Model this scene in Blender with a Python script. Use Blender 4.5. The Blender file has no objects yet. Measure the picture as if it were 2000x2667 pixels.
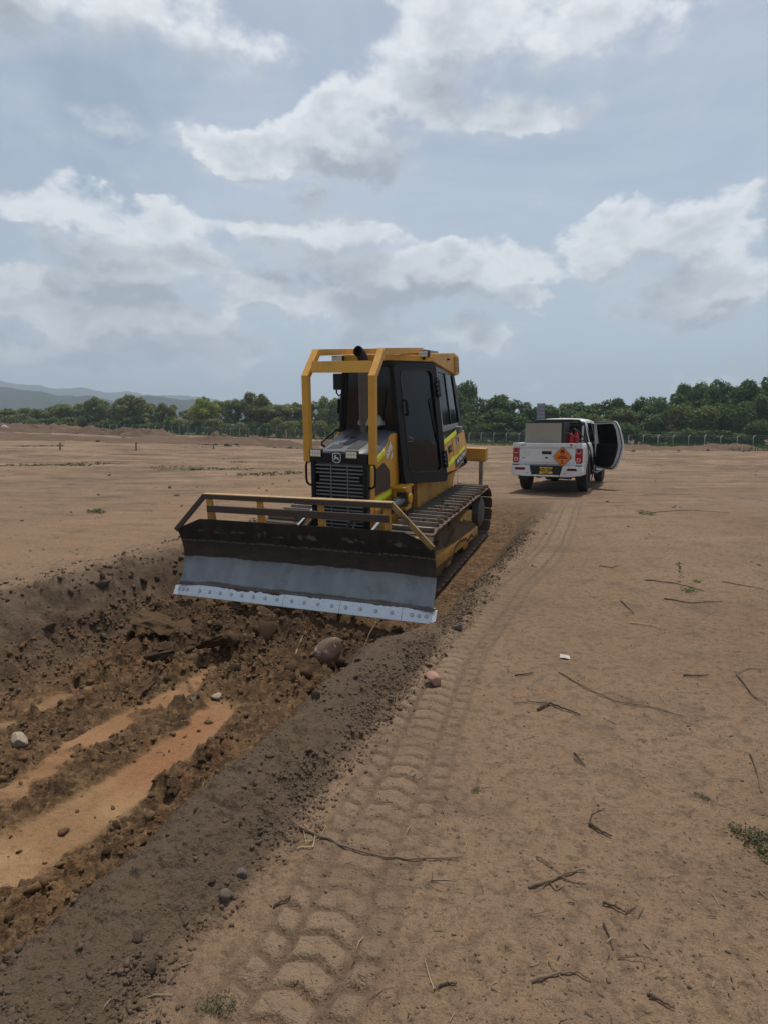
import bpy, bmesh, math, random
import numpy as np
from mathutils import Vector, Matrix, Euler

rng = np.random.default_rng(7)
random.seed(7)
scene = bpy.context.scene
COL = scene.collection

# ------------------------------------------------------------------ camera
IMG_W, IMG_H, FPX, HORY, EYE = 2000.0, 2667.0, 1600.0, 1113.0, 1.62
PITCH = math.atan((IMG_H/2 - HORY)/FPX)
cam_d = bpy.data.cameras.new('camera'); cam = bpy.data.objects.new('camera', cam_d)
COL.objects.link(cam); scene.camera = cam
cam.location = (0, 0, EYE); cam.rotation_euler = (math.pi/2 - PITCH, 0, 0)
cam_d.sensor_fit = 'HORIZONTAL'; cam_d.sensor_width = 36; cam_d.lens = 36*FPX/IMG_W
cam_d.clip_start = 0.05; cam_d.clip_end = 20000
scene.render.resolution_x = 767; scene.render.resolution_y = 1024

# ------------------------------------------------------------------ sun, exposure
SUN_EL, SUN_AZ = math.radians(72), math.radians(24)      # azimuth from +Y towards +X
S = Vector((math.cos(SUN_EL)*math.sin(SUN_AZ), math.cos(SUN_EL)*math.cos(SUN_AZ), math.sin(SUN_EL)))
sun_d = bpy.data.lights.new('sun', 'SUN'); sun_d.energy = 3.3; sun_d.angle = math.radians(1.2)
sun_d.color = (1.0, 0.955, 0.88)
sun = bpy.data.objects.new('sun', sun_d); COL.objects.link(sun)
sun.rotation_euler = S.to_track_quat('Z', 'Y').to_euler()
vs = scene.view_settings
vs.view_transform = 'Standard'; vs.look = 'None'; vs.gamma = 1; vs.exposure = 0.0
vs.use_curve_mapping = False

# ------------------------------------------------------------------ node helpers
class NT:
    def __init__(self, tree):
        self.t = tree; self.t.nodes.clear()
    def n(self, typ, ins=None, **props):
        nd = self.t.nodes.new(typ)
        for k, v in props.items(): setattr(nd, k, v)
        for k, v in (ins or {}).items():
            self.put(nd.inputs[k], v)
        return nd
    def put(self, sock, v):
        if isinstance(v, bpy.types.NodeSocket): self.t.links.new(v, sock)
        elif isinstance(v, bpy.types.Node): self.t.links.new(v.outputs[0], sock)
        else:
            if sock.type == 'RGBA' and len(v) == 3: v = (*v, 1)
            sock.default_value = v
    def m(self, op, a, b=None, c=None, clamp=False):
        nd = self.t.nodes.new('ShaderNodeMath'); nd.operation = op; nd.use_clamp = clamp
        for i, v in enumerate((a, b, c)):
            if v is not None: self.put(nd.inputs[i], v)
        return nd.outputs[0]
    def vm(self, op, a, b=None):
        nd = self.t.nodes.new('ShaderNodeVectorMath'); nd.operation = op
        for i, v in enumerate((a, b)):
            if v is not None: self.put(nd.inputs[i], v)
        return nd.outputs[0]
    def mix(self, f, a, b, blend='MIX'):
        nd = self.t.nodes.new('ShaderNodeMix'); nd.data_type = 'RGBA'; nd.blend_type = blend
        self.put(nd.inputs[0], f); self.put(nd.inputs[6], a); self.put(nd.inputs[7], b)
        return nd.outputs[2]
    def noise(self, vec, scale, detail=4, rough=0.5, dist=0.0):
        nd = self.n('ShaderNodeTexNoise', {'Scale': scale, 'Detail': detail, 'Roughness': rough, 'Distortion': dist})
        if vec is not None: self.put(nd.inputs['Vector'], vec)
        return nd.outputs[0]
    def ramp(self, f, lo, hi, a=0.0, b=1.0, smooth=True):
        nd = self.t.nodes.new('ShaderNodeMapRange')
        nd.interpolation_type = 'SMOOTHSTEP' if smooth else 'LINEAR'
        for i, v in enumerate((f, lo, hi, a, b)): self.put(nd.inputs[i], v)
        return nd.outputs[0]
    def vec(self, x, y, z):
        nd = self.t.nodes.new('ShaderNodeCombineXYZ')
        for i, v in enumerate((x, y, z)): self.put(nd.inputs[i], v)
        return nd.outputs[0]

# ------------------------------------------------------------------ sky: Nishita + cumulus and veil
def pix_dir(px, py):
    a = (px - IMG_W/2)/FPX; b = (IMG_H/2 - py)/FPX
    return Vector((a, math.cos(PITCH) + b*math.sin(PITCH), -math.sin(PITCH) + b*math.cos(PITCH)))
def pix_ground(px, py, z=0.0):
    r = pix_dir(px, py); t = (z - EYE)/r.z
    return Vector((r.x*t, r.y*t, z))
def pix_ang(px, py):
    d = pix_dir(px, py).normalized()
    return math.atan2(d.x, d.y), math.asin(d.z)

world = bpy.data.worlds.new('World'); scene.world = world; world.use_nodes = True
def build_world():
    T = NT(world.node_tree)
    out = T.n('ShaderNodeOutputWorld')
    tc = T.n('ShaderNodeTexCoord')
    d = tc.outputs['Generated']
    sky = T.n('ShaderNodeTexSky', sky_type='NISHITA', sun_disc=False)
    sky.sun_elevation = SUN_EL; sky.sun_rotation = SUN_AZ; sky.altitude = 50
    sky.air_density = 1.0; sky.dust_density = 2.2; sky.ozone_density = 1.0
    sep = T.n('ShaderNodeSeparateXYZ', {0: d})
    az = T.m('ARCTAN2', sep.outputs[0], sep.outputs[1])
    el = T.m('ARCSINE', sep.outputs[2])
    # cumulus seen in the photograph: (px, py, half width, half height, strength)
    blobs = [(700, 395, 190, 62, 1.0), (880, 350, 130, 100, 1.0), (1040, 290, 200, 110, .95), (1330, 300, 190, 70, .8), (900, 440, 260, 45, .8),
             (1150, 120, 190, 120, .75), (1400, 100, 280, 150, .6), (300, 60, 420, 150, .5),
             (850, 600, 210, 80, .9), (1080, 710, 270, 75, .9), (1400, 780, 70, 32, .7), (850, 800, 260, 60, .95), (1050, 860, 260, 50, .85),
             (260, 560, 260, 70, .75), (330, 680, 220, 80, .8), (60, 745, 90, 45, .85), (330, 830, 240, 65, .95), (100, 890, 170, 65, .9), (480, 930, 200, 55, .8),
             (1660, 640, 190, 85, 1.0), (1830, 750, 190, 80, 1.0), (300, 290, 90, 40, .5), (60, 520, 110, 60, .5), (1830, 1005, 90, 34, .42), (1400, 1012, 70, 26, .4)]
    pre = []
    for (px, py, rx, ry, w) in blobs:
        a0, e0 = pix_ang(px, py)
        ra = (pix_ang(px + rx, py)[0] - pix_ang(px - rx, py)[0])/2
        re = (pix_ang(px, py - ry)[1] - pix_ang(px, py + ry)[1])/2
        pre.append((a0, e0, ra, re, w))
    wn = T.n('ShaderNodeTexNoise', {'Vector': T.vec(sep.outputs[0], sep.outputs[1], T.m('MULTIPLY', sep.outputs[2], 1.5)), 'Scale': 9.0, 'Detail': 4, 'Roughness': .6})
    warp = T.vm('MULTIPLY', T.vm('SUBTRACT', wn.outputs['Color'], (.5, .5, .5)), (.20, .13, 0))
    def blobfield(el_s):
        v = T.vm('ADD', T.vec(az, el_s, 0.0), warp); cur = None
        for (a0, e0, ra, re, w) in pre:
            nd = T.n('ShaderNodeVectorMath', {0: v, 1: (1/ra, 1/re, 0), 2: (-a0/ra, -e0/re, 0)}, operation='MULTIPLY_ADD')
            dt = T.n('ShaderNodeVectorMath', {0: nd.outputs[0], 1: nd.outputs[0]}, operation='DOT_PRODUCT')
            g = T.m('MULTIPLY_ADD', dt.outputs['Value'], -.40*w, w)
            cur = g if cur is None else T.m('SMOOTH_MAX', cur, g, .25)
        return T.m('MAXIMUM', cur, 0.0)
    def nvec(sh, k=1.6):
        z2 = T.m('ADD', sep.outputs[2], sh) if sh else sep.outputs[2]
        return T.vec(sep.outputs[0], sep.outputs[1], T.m('MULTIPLY', z2, k))
    def med(sh): return T.noise(nvec(sh), 8.0, 6 if not sh else 4.5, .56, 0.0)
    def big(sh): return T.noise(nvec(sh), 3.0, 2, .5)
    m0, m1 = med(0.0), med(.014); b0, b1 = big(0.0), big(.06)
    f0 = blobfield(el); f1 = blobfield(T.m('ADD', el, .055))
    coarse0 = T.m('MULTIPLY_ADD', f0, .60, T.m('MULTIPLY', T.m('SUBTRACT', b0, .5), .45))
    coarse1 = T.m('MULTIPLY_ADD', f1, .60, T.m('MULTIPLY', T.m('SUBTRACT', b1, .5), .45))
    d0 = T.m('ADD', coarse0, T.m('MULTIPLY', T.m('SUBTRACT', m0, .5), 1.3))
    # light comes from above: upper rims bright, deep undersides grey
    top = T.ramp(T.m('SUBTRACT', coarse0, coarse1), -.06, .24)
    cover = T.ramp(d0, .10, T.ramp(top, 0.0, .8, .56, .34))
    puff = T.ramp(T.m('SUBTRACT', m0, m1), -.05, .07)
    thick = T.ramp(d0, .22, .58)
    lit = T.m('ADD', T.m('MULTIPLY', top, .62), T.m('MULTIPLY', puff, .30))
    lit = T.m('SUBTRACT', T.m('ADD', lit, .38), T.m('MULTIPLY', thick, .56), clamp=True)
    ccol = T.mix(lit, (.31, .35, .395), (.74, .765, .79))
    veil = T.ramp(T.noise(nvec(0.0, 2.4), 2.0, 5, .62, .7), .32, .70, .10, .70)
    base = T.mix(1.0, sky.outputs[0], (0.105, 0.100, 0.090), 'MULTIPLY')
    base = T.mix(T.m('MULTIPLY', veil, .75), base, (.56, .62, .70))
    hz = T.ramp(T.m('ABSOLUTE', el), 0.0, .45, .80, 0.0)
    base = T.mix(hz, base, (.41, .50, .60))
    col = T.mix(T.m('MULTIPLY', cover, .90), base, ccol)
    farc = T.ramp(T.m('ABSOLUTE', el), 0.0, .20, .50, 0.0)
    col = T.mix(farc, col, (.42, .50, .58))
    bg = T.n('ShaderNodeBackground', {'Color': col, 'Strength': 1.16})
    T.t.links.new(bg.outputs[0], out.inputs[0])
build_world()
# ------------------------------------------------------------------ generic helpers
def tag(o, label=None, cat=None, group=None, kind=None):
    if label: o['label'] = label
    if cat: o['category'] = cat
    if group: o['group'] = group
    if kind: o['kind'] = kind
    return o
def empty(name, loc=(0, 0, 0), rot=(0, 0, 0)):
    o = bpy.data.objects.new(name, None); COL.objects.link(o)
    o.location = loc; o.rotation_euler = rot; o.empty_display_size = .2
    return o
def link(name, me, parent=None, loc=None, rot=None, scale=None):
    o = bpy.data.objects.new(name, me); COL.objects.link(o)
    if parent is not None: o.parent = parent
    if loc is not None: o.location = loc
    if rot is not None: o.rotation_euler = rot
    if scale is not None: o.scale = scale
    return o
def smooth(me, on=True):
    me.polygons.foreach_set('use_smooth', [on]*len(me.polygons))

class MB:
    """collects shapes for ONE mesh object"""
    def __init__(self): self.v = []; self.f = []; self.mi = []
    def add(self, vs, fs, mi=0):
        b = len(self.v); self.v += [tuple(p) for p in vs]
        for f in fs: self.f.append(tuple(b + i for i in f)); self.mi.append(mi)
        return self
    def box(self, lo, hi, mi=0, M=None):
        (x0, y0, z0), (x1, y1, z1) = lo, hi
        vs = [(x, y, z) for z in (z0, z1) for y in (y0, y1) for x in (x0, x1)]
        if M is not None: vs = [M @ Vector(p) for p in vs]
        return self.add(vs, [(0, 2, 3, 1), (4, 5, 7, 6), (0, 1, 5, 4), (2, 6, 7, 3), (0, 4, 6, 2), (1, 3, 7, 5)], mi)
    def bar(self, a, b, w, h, up=(0, 0, 1), mi=0):
        a, b = Vector(a), Vector(b); y = (b - a); L = y.length; y.normalize()
        up = Vector(up); x = y.cross(up)
        if x.length < 1e-4: x = y.cross(Vector((1, 0, 0)))
        x.normalize(); z = x.cross(y)
        M = Matrix((x, y, z)).transposed().to_4x4(); M.translation = a
        return self.box((-w/2, 0, -h/2), (w/2, L, h/2), mi, M)
    def prism(self, poly, axis, lo, hi, mi=0):
        """poly: list of 2-d points; extruded along axis 'x','y','z'"""
        n = len(poly)
        def P(p, c):
            return {'x': (c, p[0], p[1]), 'y': (p[0], c, p[1]), 'z': (p[0], p[1], c)}[axis]
        vs = [P(p, lo) for p in poly] + [P(p, hi) for p in poly]
        fs = [tuple(range(n))[::-1], tuple(range(n, 2*n))] + [(i, (i+1) % n, n + (i+1) % n, n + i) for i in range(n)]
        return self.add(vs, fs, mi)
    def tube(self, path, r, seg=8, mi=0, cap=True):
        path = [Vector(p) for p in path]
        rr = r if isinstance(r, (list, tuple)) else [r]*len(path)
        vs, fs = [], []
        prev = None
        for i, p in enumerate(path):
            d = (path[min(i+1, len(path)-1)] - path[max(i-1, 0)]).normalized()
            if prev is None:
                x = d.cross(Vector((0, 0, 1)))
                if x.length < 1e-3: x = d.cross(Vector((1, 0, 0)))
            else:
                x = prev - d*prev.dot(d)
            x.normalize(); prev = x; y = d.cross(x)
            for k in range(seg):
                a = 2*math.pi*k/seg
                vs.append(p + (x*math.cos(a) + y*math.sin(a))*rr[i])
        for i in range(len(path)-1):
            for k in range(seg):
                a, b = i*seg + k, i*seg + (k+1) % seg
                fs.append((a, b, b + seg, a + seg))
        if cap:
            fs.append(tuple(range(seg))[::-1]); n = (len(path)-1)*seg
            fs.append(tuple(n + k for k in range(seg)))
        return self.add(vs, fs, mi)
    def lathe(self, prof, c, axis='x', seg=24, mi=0):
        """prof: list of (offset along axis, radius)"""
        vs, fs = [], []
        for (h, r) in prof:
            for k in range(seg):
                a = 2*math.pi*k/seg; u, w = r*math.cos(a), r*math.sin(a)
                q = {'x': (h, u, w), 'y': (u, h, w), 'z': (u, w, h)}[axis]
                vs.append((c[0]+q[0], c[1]+q[1], c[2]+q[2]))
        for i in range(len(prof)-1):
            for k in range(seg):
                a, b = i*seg+k, i*seg+(k+1) % seg
                fs.append((a, b, b+seg, a+seg))
        fs.append(tuple(range(seg))[::-1]); n = (len(prof)-1)*seg
        fs.append(tuple(n+k for k in range(seg)))
        return self.add(vs, fs, mi)
    def mesh(self, name, mats, bevel=0, sm=False):
        me = bpy.data.meshes.new(name); me.from_pydata(self.v, [], self.f)
        for m in (mats if isinstance(mats, (list, tuple)) else [mats]): me.materials.append(m)
        me.polygons.foreach_set('material_index', self.mi)
        bm = bmesh.new(); bm.from_mesh(me)
        bmesh.ops.recalc_face_normals(bm, faces=bm.faces)
        if bevel:
            es = [e for e in bm.edges if len(e.link_faces) == 2 and e.calc_face_angle(0) > .5]
            bmesh.ops.bevel(bm, geom=es, offset=bevel, segments=2, affect='EDGES', profile=.6, clamp_overlap=True)
        bm.to_mesh(me); bm.free()
        if sm:
            me.shade_smooth() if hasattr(me, 'shade_smooth') else smooth(me)
            me.set_sharp_from_angle(angle=math.radians(38))
        return me
    def obj(self, name, mats, parent=None, bevel=0, sm=False, **kw):
        return link(name, self.mesh(name, mats, bevel, sm), parent, **kw)

def text_shape(body, size, M, align='CENTER', spacing=1.0, bold=0.0):
    cu = bpy.data.curves.new('txt', 'FONT'); cu.body = body; cu.size = size; cu.align_x = align; cu.align_y = 'CENTER'
    cu.space_character = spacing; cu.offset = bold; cu.resolution_u = 2
    o = bpy.data.objects.new('txt', cu); COL.objects.link(o)
    dg = bpy.context.evaluated_depsgraph_get(); me = o.evaluated_get(dg).to_mesh()
    vs = [M @ v.co for v in me.vertices]; fs = [tuple(p.vertices) for p in me.polygons]
    o.evaluated_get(dg).to_mesh_clear(); bpy.data.objects.remove(o); bpy.data.curves.remove(cu)
    return vs, fs
def frame_matrix(origin, xdir, ydir):
    x = Vector(xdir).normalized(); y = Vector(ydir); y = (y - x*y.dot(x)).normalized(); z = x.cross(y)
    M = Matrix((x, y, z)).transposed().to_4x4(); M.translation = Vector(origin); return M

# ------------------------------------------------------------------ materials
def material(name):
    m = bpy.data.materials.new(name); m.use_nodes = True
    return m, NT(m.node_tree)
def finish(T, bsdf, disp=None):
    out = T.n('ShaderNodeOutputMaterial'); T.t.links.new(bsdf.outputs[0], out.inputs[0])
def paint(name, col, rough=.5, metal=0.0, dirt=(.20, .14, .09), amount=.3, scale=6.0, bump=.0, spec=.5, chips=None, upd=.0):
    """painted or bare surface with blotchy dirt, small chips and fine relief"""
    m, T = material(name)
    tc = T.n('ShaderNodeTexCoord'); v = tc.outputs['Object']
    n1 = T.noise(v, scale, 6, .62); n2 = T.noise(v, scale*7, 4, .6)
    f = T.m('MULTIPLY', T.ramp(T.m('ADD', T.m('MULTIPLY', n1, .7), T.m('MULTIPLY', n2, .3)), .42, .68), amount)
    if upd:
        g = T.n('ShaderNodeNewGeometry'); sz = T.n('ShaderNodeSeparateXYZ', {0: g.outputs['Normal']})
        f = T.m('MAXIMUM', f, T.m('MULTIPLY', T.ramp(sz.outputs[2], .55, .95), T.m('MULTIPLY_ADD', n2, .8*upd, .5*upd)))
    c = T.mix(f, col, dirt)
    tone = T.noise(v, scale*.35, 2, .5)
    c = T.mix(T.m('MULTIPLY', tone, .22), c, (col[0]*.55, col[1]*.55, col[2]*.55))
    r = T.m('ADD', T.m('MULTIPLY', f, .9 - rough), T.m('MULTIPLY_ADD', n2, .12, rough - .06))
    if chips:
        k = T.ramp(T.noise(v, scale*4.3, 5, .7), .66, .70)
        c = T.mix(T.m('MULTIPLY', k, .85), c, chips)
    b = T.n('ShaderNodeBsdfPrincipled', {'Base Color': c, 'Roughness': r, 'Metallic': metal, 'Specular IOR Level': spec})
    if bump:
        bp = T.n('ShaderNodeBump', {'Height': T.m('ADD', n2, n1), 'Strength': .6, 'Distance': bump})
        T.put(b.inputs['Normal'], bp.outputs[0])
    finish(T, b); return m
def plain(name, col, rough=.5, metal=0, spec=.5, emit=None):
    m, T = material(name)
    n2 = T.noise(T.n('ShaderNodeTexCoord').outputs['Object'], 30, 4, .6)
    c = T.mix(T.m('MULTIPLY', n2, .35), col, tuple(x*.6 for x in col))
    b = T.n('ShaderNodeBsdfPrincipled', {'Base Color': c, 'Roughness': rough, 'Metallic': metal, 'Specular IOR Level': spec})
    finish(T, b); return m
def dark_glass(name, tint=(.03, .035, .04), rough=.03, see=.35):
    m, T = material(name)
    v = T.n('ShaderNodeTexCoord').outputs['Object']
    r = T.m('MULTIPLY_ADD', T.ramp(T.noise(v, 5, 5, .6), .45, .8), .22, rough)
    g = T.n('ShaderNodeBsdfPrincipled', {'Base Color': tint, 'Roughness': r, 'Specular IOR Level': .5})
    t = T.n('ShaderNodeBsdfTransparent', {'Color': (.35, .38, .38)})
    mx = T.n('ShaderNodeMixShader', {0: 1 - see}); T.put(mx.inputs[1], t.outputs[0]); T.put(mx.inputs[2], g.outputs[0])
    finish(T, mx); return m
# ================================================================== GROUND
_perm = np.random.default_rng(3).permutation(4096).astype(np.int64)
def _h(ix, iy, seed):
    return _perm[(_perm[(ix + seed*131) & 4095] + iy*7 + seed*17) & 4095]/4095.0
def vnoise(x, y, seed=0):
    x = np.asarray(x, float); y = np.asarray(y, float)
    ix = np.floor(x).astype(np.int64); iy = np.floor(y).astype(np.int64)
    fx = x - ix; fy = y - iy
    fx = fx*fx*fx*(fx*(fx*6-15)+10); fy = fy*fy*fy*(fy*(fy*6-15)+10)
    a = _h(ix, iy, seed); b = _h(ix+1, iy, seed); c = _h(ix, iy+1, seed); d = _h(ix+1, iy+1, seed)
    return (a*(1-fx)+b*fx)*(1-fy) + (c*(1-fx)+d*fx)*fy
def fbm(x, y, f, octs=4, gain=.5, seed=0, billow=False):
    s = 0; a = 1; tot = 0
    c, sn = math.cos(.6), math.sin(.6)
    X, Y = x*f, y*f
    for i in range(octs):
        n = vnoise(X, Y, seed+i)
        n = np.abs(n*2-1) if billow else n
        s = s + a*n; tot += a; a *= gain
        X, Y = (X*c - Y*sn)*2.03 + 11.3, (X*sn + Y*c)*2.03 + 5.7
    return s/tot
def domes(x, y, cell, seed, fill=.6):
    """height of irregular lumps strewn one per cell"""
    x = x + .35*cell*(vnoise(x/cell*1.7, y/cell*1.7, seed+1)-.5)*2; y = y + .35*cell*(vnoise(x/cell*1.7+9, y/cell*1.7, seed+2)-.5)*2
    X, Y = x/cell, y/cell; ix = np.floor(X).astype(np.int64); iy = np.floor(Y).astype(np.int64); best = np.zeros_like(X)
    for dx in (-1, 0, 1):
        for dy in (-1, 0, 1):
            jx, jy = ix+dx, iy+dy
            px, py = jx+_h(jx, jy, seed+3), jy+_h(jx, jy, seed+4); rr = .22+.42*_h(jx, jy, seed+5)**1.5
            on = _h(jx, jy, seed+6) < fill
            d2 = ((X-px)**2*(.6+_h(jx, jy, seed+7)) + (Y-py)**2*(.6+_h(jx, jy, seed+8)))/(rr*rr)
            best = np.maximum(best, np.where(on, np.clip(1-d2, 0, 1)**.42*rr, 0))
    return best*cell
def sst(x, a, b):
    t = np.clip((x-a)/(b-a), 0, 1); return t*t*(3-2*t)

DZ_O = Vector((-.032, 9.1085, -.4062)); DZ_YAW, DZ_PIT, DZ_ROL = -.3593, .0708, .0256
TD = np.array([math.sin(-DZ_YAW), math.cos(-DZ_YAW)]); TN = np.array([TD[1], -TD[0]])
def st_of(x, y):
    qx, qy = x - DZ_O.x, y - DZ_O.y
    return qx*TD[0] + qy*TD[1], qx*TN[0] + qy*TN[1]
def xy_of(s, t):
    return DZ_O.x + s*TD[0] + t*TN[0], DZ_O.y + s*TD[1] + t*TN[1]
TIRE_S = [-9, -7.3, -7, -6.5, -6, -5.2, -4.3, -3.5, -2.3, -1.1, .2, 2, 4, 8]
TIRE_T = [2.43, 2.43, 2.45, 2.4, 2.38, 2.29, 2.22, 2.26, 2.29, 2.42, 2.48, 2.46, 2.4, 2.4]
MOUNDS = [(20, 1128, 7, .9, 100), (110, 1126, 6, 1.0, 102), (160, 1124, 8, .9, 105), (230, 1127, 4, .8, 100), (285, 1133, 3, .7, 96), (335, 1130, 3, .9, 92), (385, 1135, 3.5, .8, 88),
          (420, 1128, 2.2, .9, 95), (450, 1145, 5, .45, 78), (575, 1152, 4.5, .55, 70), (610, 1153, 3, .5, 68), (660, 1146, 3, .6, 74), (700, 1150, 4, .5, 70),
          (30, 1155, 7, .35, 62), (150, 1157, 6, .3, 60), (300, 1156, 7, .3, 60), (760, 1160, 3, .3, 60), (860, 1140, 3, .5, 82), (1880, 1160, 5, .7, 88), (1760, 1165, 6, .4, 86), (1650, 1162, 4, .45, 87), (1560, 1170, 5, .3, 80)]
MOUNDS = [((px-1000)/FPX*d, d, w, h) for (px, py, w, h, d) in MOUNDS]
def far_z(x, y):
    u = x/np.maximum(y, 1.0)
    zf = np.interp(u, [-1.2, -.625, -.45, -.14, .18, .625, 1.2], [1.1, .95, .45, -.75, -1.35, -1.65, -1.8])
    return zf*sst(y, 14, 95)
def ground_z(x, y, masks=False, detail=True):
    x = np.asarray(x, float); y = np.asarray(y, float)
    s, t0 = st_of(x, y)
    wob = .10*(fbm(s, t0*.3, .9, 3, seed=11)-.5) + .07*(fbm(s, t0, 3.5, 3, seed=12)-.5)
    t = t0 + wob
    near = 1 - sst(y, 16, 26)
    # ---- base field
    z = far_z(x, y)
    z = z + .10*(fbm(x, y, .11, 3, seed=20)-.5)*sst(y, 9, 20)
    rough = .030*(fbm(x, y, 1.6, 4, .55, seed=21)-.5)
    ruts = .05*(fbm(x*.35, y, 1.1, 4, .6, seed=22)-.5)
    farb = .42*np.maximum(fbm(x*.30, y*.9, .55, 5, .62, seed=24)-.50, 0)
    z = z + rough + ruts*sst(y, 7, 16) + farb*sst(y, 10, 30)
    # ---- trench
    along = (1 - sst(s, 4.0, 6.2))*near
    plane = -.4062 + math.tan(DZ_PIT)*s - math.tan(DZ_ROL)*t0 - .012
    zf = np.where(s > -1.9, np.minimum(plane, -.02), -.49)
    zf = np.where(s < -1.4, -.52 + .03*sst(-s, 1.4, 3.5), zf)
    pile_m = np.exp(-((s+3.45)/.62)**2)
    lump = fbm(x, y, 5.5, 4, .55, seed=31)
    inside = sst(t, -1.62, -1.25)*(1-sst(t, .95, 1.40))
    oz1 = np.exp(-((t0-.54-.08*np.sin(s*1.9))/(.17+.10*sst(-s, 5.4, 6.8)))**4)*sst(-s, 4.45, 4.95)*(1-sst(-s, 8, 9))
    oz2 = np.exp(-((t0-.03-.06*np.sin(s*2.7+1))/.13)**4)*sst(-s, 4.05, 4.5)*(1-sst(-s, 5.9, 6.6))*.9
    oz3 = np.exp(-((t0+.75)/.10)**4)*sst(-s, 4.4, 4.8)*(1-sst(-s, 5.5, 6.4))*.6
    sun_floor = np.exp(-(((t0+1.05)/.42)**4+((s+2.75)/.20)**4))*.8  # patch of sunlight under the blade, painted as pale tan floor
    ozn = fbm(x, y, 4.0, 4, .6, seed=33)
    ozn2 = fbm(x*1.0, y*1.0, 1.6, 4, .6, seed=38)
    ochre_sun = np.clip((oz1+oz2+oz3+sun_floor)*sst(.6*ozn+.5*ozn2+.16*(oz1+oz2), .50, .68)*1.3, 0, 1)*inside  # scraped ochre strips together with the painted sunlit patch
    crumb = fbm(x, y, 9, 4, .62, seed=34, billow=True); crumb2 = fbm(x, y, 24, 3, .6, seed=36)
    fl_amp = np.clip(1 - ochre_sun*1.1, .04, 1)*(1 - np.clip(sst(s, -2.2, -1.5), 0, 1)*.85)
    zin = zf + fl_amp*(.11*(lump-.5) + .075*(crumb-.3) + .030*(crumb2-.5)) + .20*pile_m*(.35+1.0*lump)*sst(t, -1.9, -.9)*(1-.75*sst(t, .7, 1.2))
    zin = zin + ochre_sun*.006*(vnoise(t0*60, s*1.5, 37)-.5)
    # right bank, crest and outer slope of the windrow
    bank = fbm(x, y, 3.2, 4, .55, seed=41)
    hcrest = (.105 + .085*(fbm(s, 0*s, .8, 2, seed=42)-.5) + .05*(bank-.5))*(1-.75*sst(s, -2.5, 1.5))*(1-sst(s, 3, 5))
    wide = sst(s, -4.7, -3.4)
    up = sst(t, 1.12+.42*wide, 1.74+.26*wide)
    hcrest = hcrest*(1-.65*wide)
    crest = hcrest*(1-sst(t, 1.76+.15*wide, 2.10+.12*wide))
    grain = .020*(crumb-.3)+.010*(crumb2-.5)
    bermm = sst(t, 1.16+.3*wide, 1.34+.3*wide)*(1-sst(t + .10*(bank-.5) + .05*(crumb-.3), 2.00, 2.11))*along*(1-.35*wide)
    # left bank: broken edge with chunks
    lb = fbm(x, y, 2.2, 4, .6, seed=45); lb2 = fbm(x, y, 7, 4, .6, seed=46, billow=True)
    dn = 1 - sst(t + .22*(lb-.5)+.10*(lb2-.3), -1.98, -1.38)
    leftz = .05*sst(-t, 1.6, 2.0)*(1-sst(-t, 2.3, 3.2)) + .09*(lb2-.3)*sst(-t, 1.35, 1.7)*(1-sst(-t, 2.2, 2.7)) + .06*(lb-.5)*sst(-t, 1.4, 1.8)*(1-sst(-t, 3., 4.0))
    mid = (1-up)*(1-dn)
    ztr = zin*mid + (z+leftz)*dn + up*(z*sst(t, 1.7, 2.1) + crest + grain*(1-sst(t, 1.95, 2.15)))
    z = z*(1-along) + ztr*along
    # dozer track ruts on left ground and behind
    lf = sst(-t, 2.6, 3.2)*(1-sst(-t, 5.5, 6.5))*near
    z = z + lf*.022*(vnoise(s*4.2, t0*.45, 51)-.5)*2
    # ---- tyre print
    tc = np.interp(s, TIRE_S, TIRE_T)
    q = (t0 - tc)*(1+0*s); pm = sst(.235-np.abs(q), 0, .05)*(1-sst(s, 4.0, 7))*near
    per = .104
    ph = s/per + .02*np.sin(s*9)
    c0 = np.abs(ph + .35*np.abs(q)/.1 - np.round(ph + .35*np.abs(q)/.1))
    pad0 = sst(.47-c0, 0, .17)*sst(.098-np.abs(q), 0, .030)
    phs = ph + .5
    qs = np.abs(q)
    c1 = np.abs(phs - .25*(qs-.13)/.1 - np.round(phs - .25*(qs-.13)/.1))
    pad1 = sst(.45-c1, 0, .17)*sst(qs, .100, .128)*sst(.205-qs, 0, .035)
    fade = .45+.55*sst(fbm(s, t0, 1.1, 2, seed=55), .30, .55)
    pads = (pad0+pad1*.8)*fade
    pads = pads*(.75+.5*vnoise(np.round(ph)*3.7, np.round(q*7), 56))
    z = z + pm*(-.008 + .0165*pads)*(.75+.5*fbm(x, y, 3.0, 3, .6, seed=57))
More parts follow.
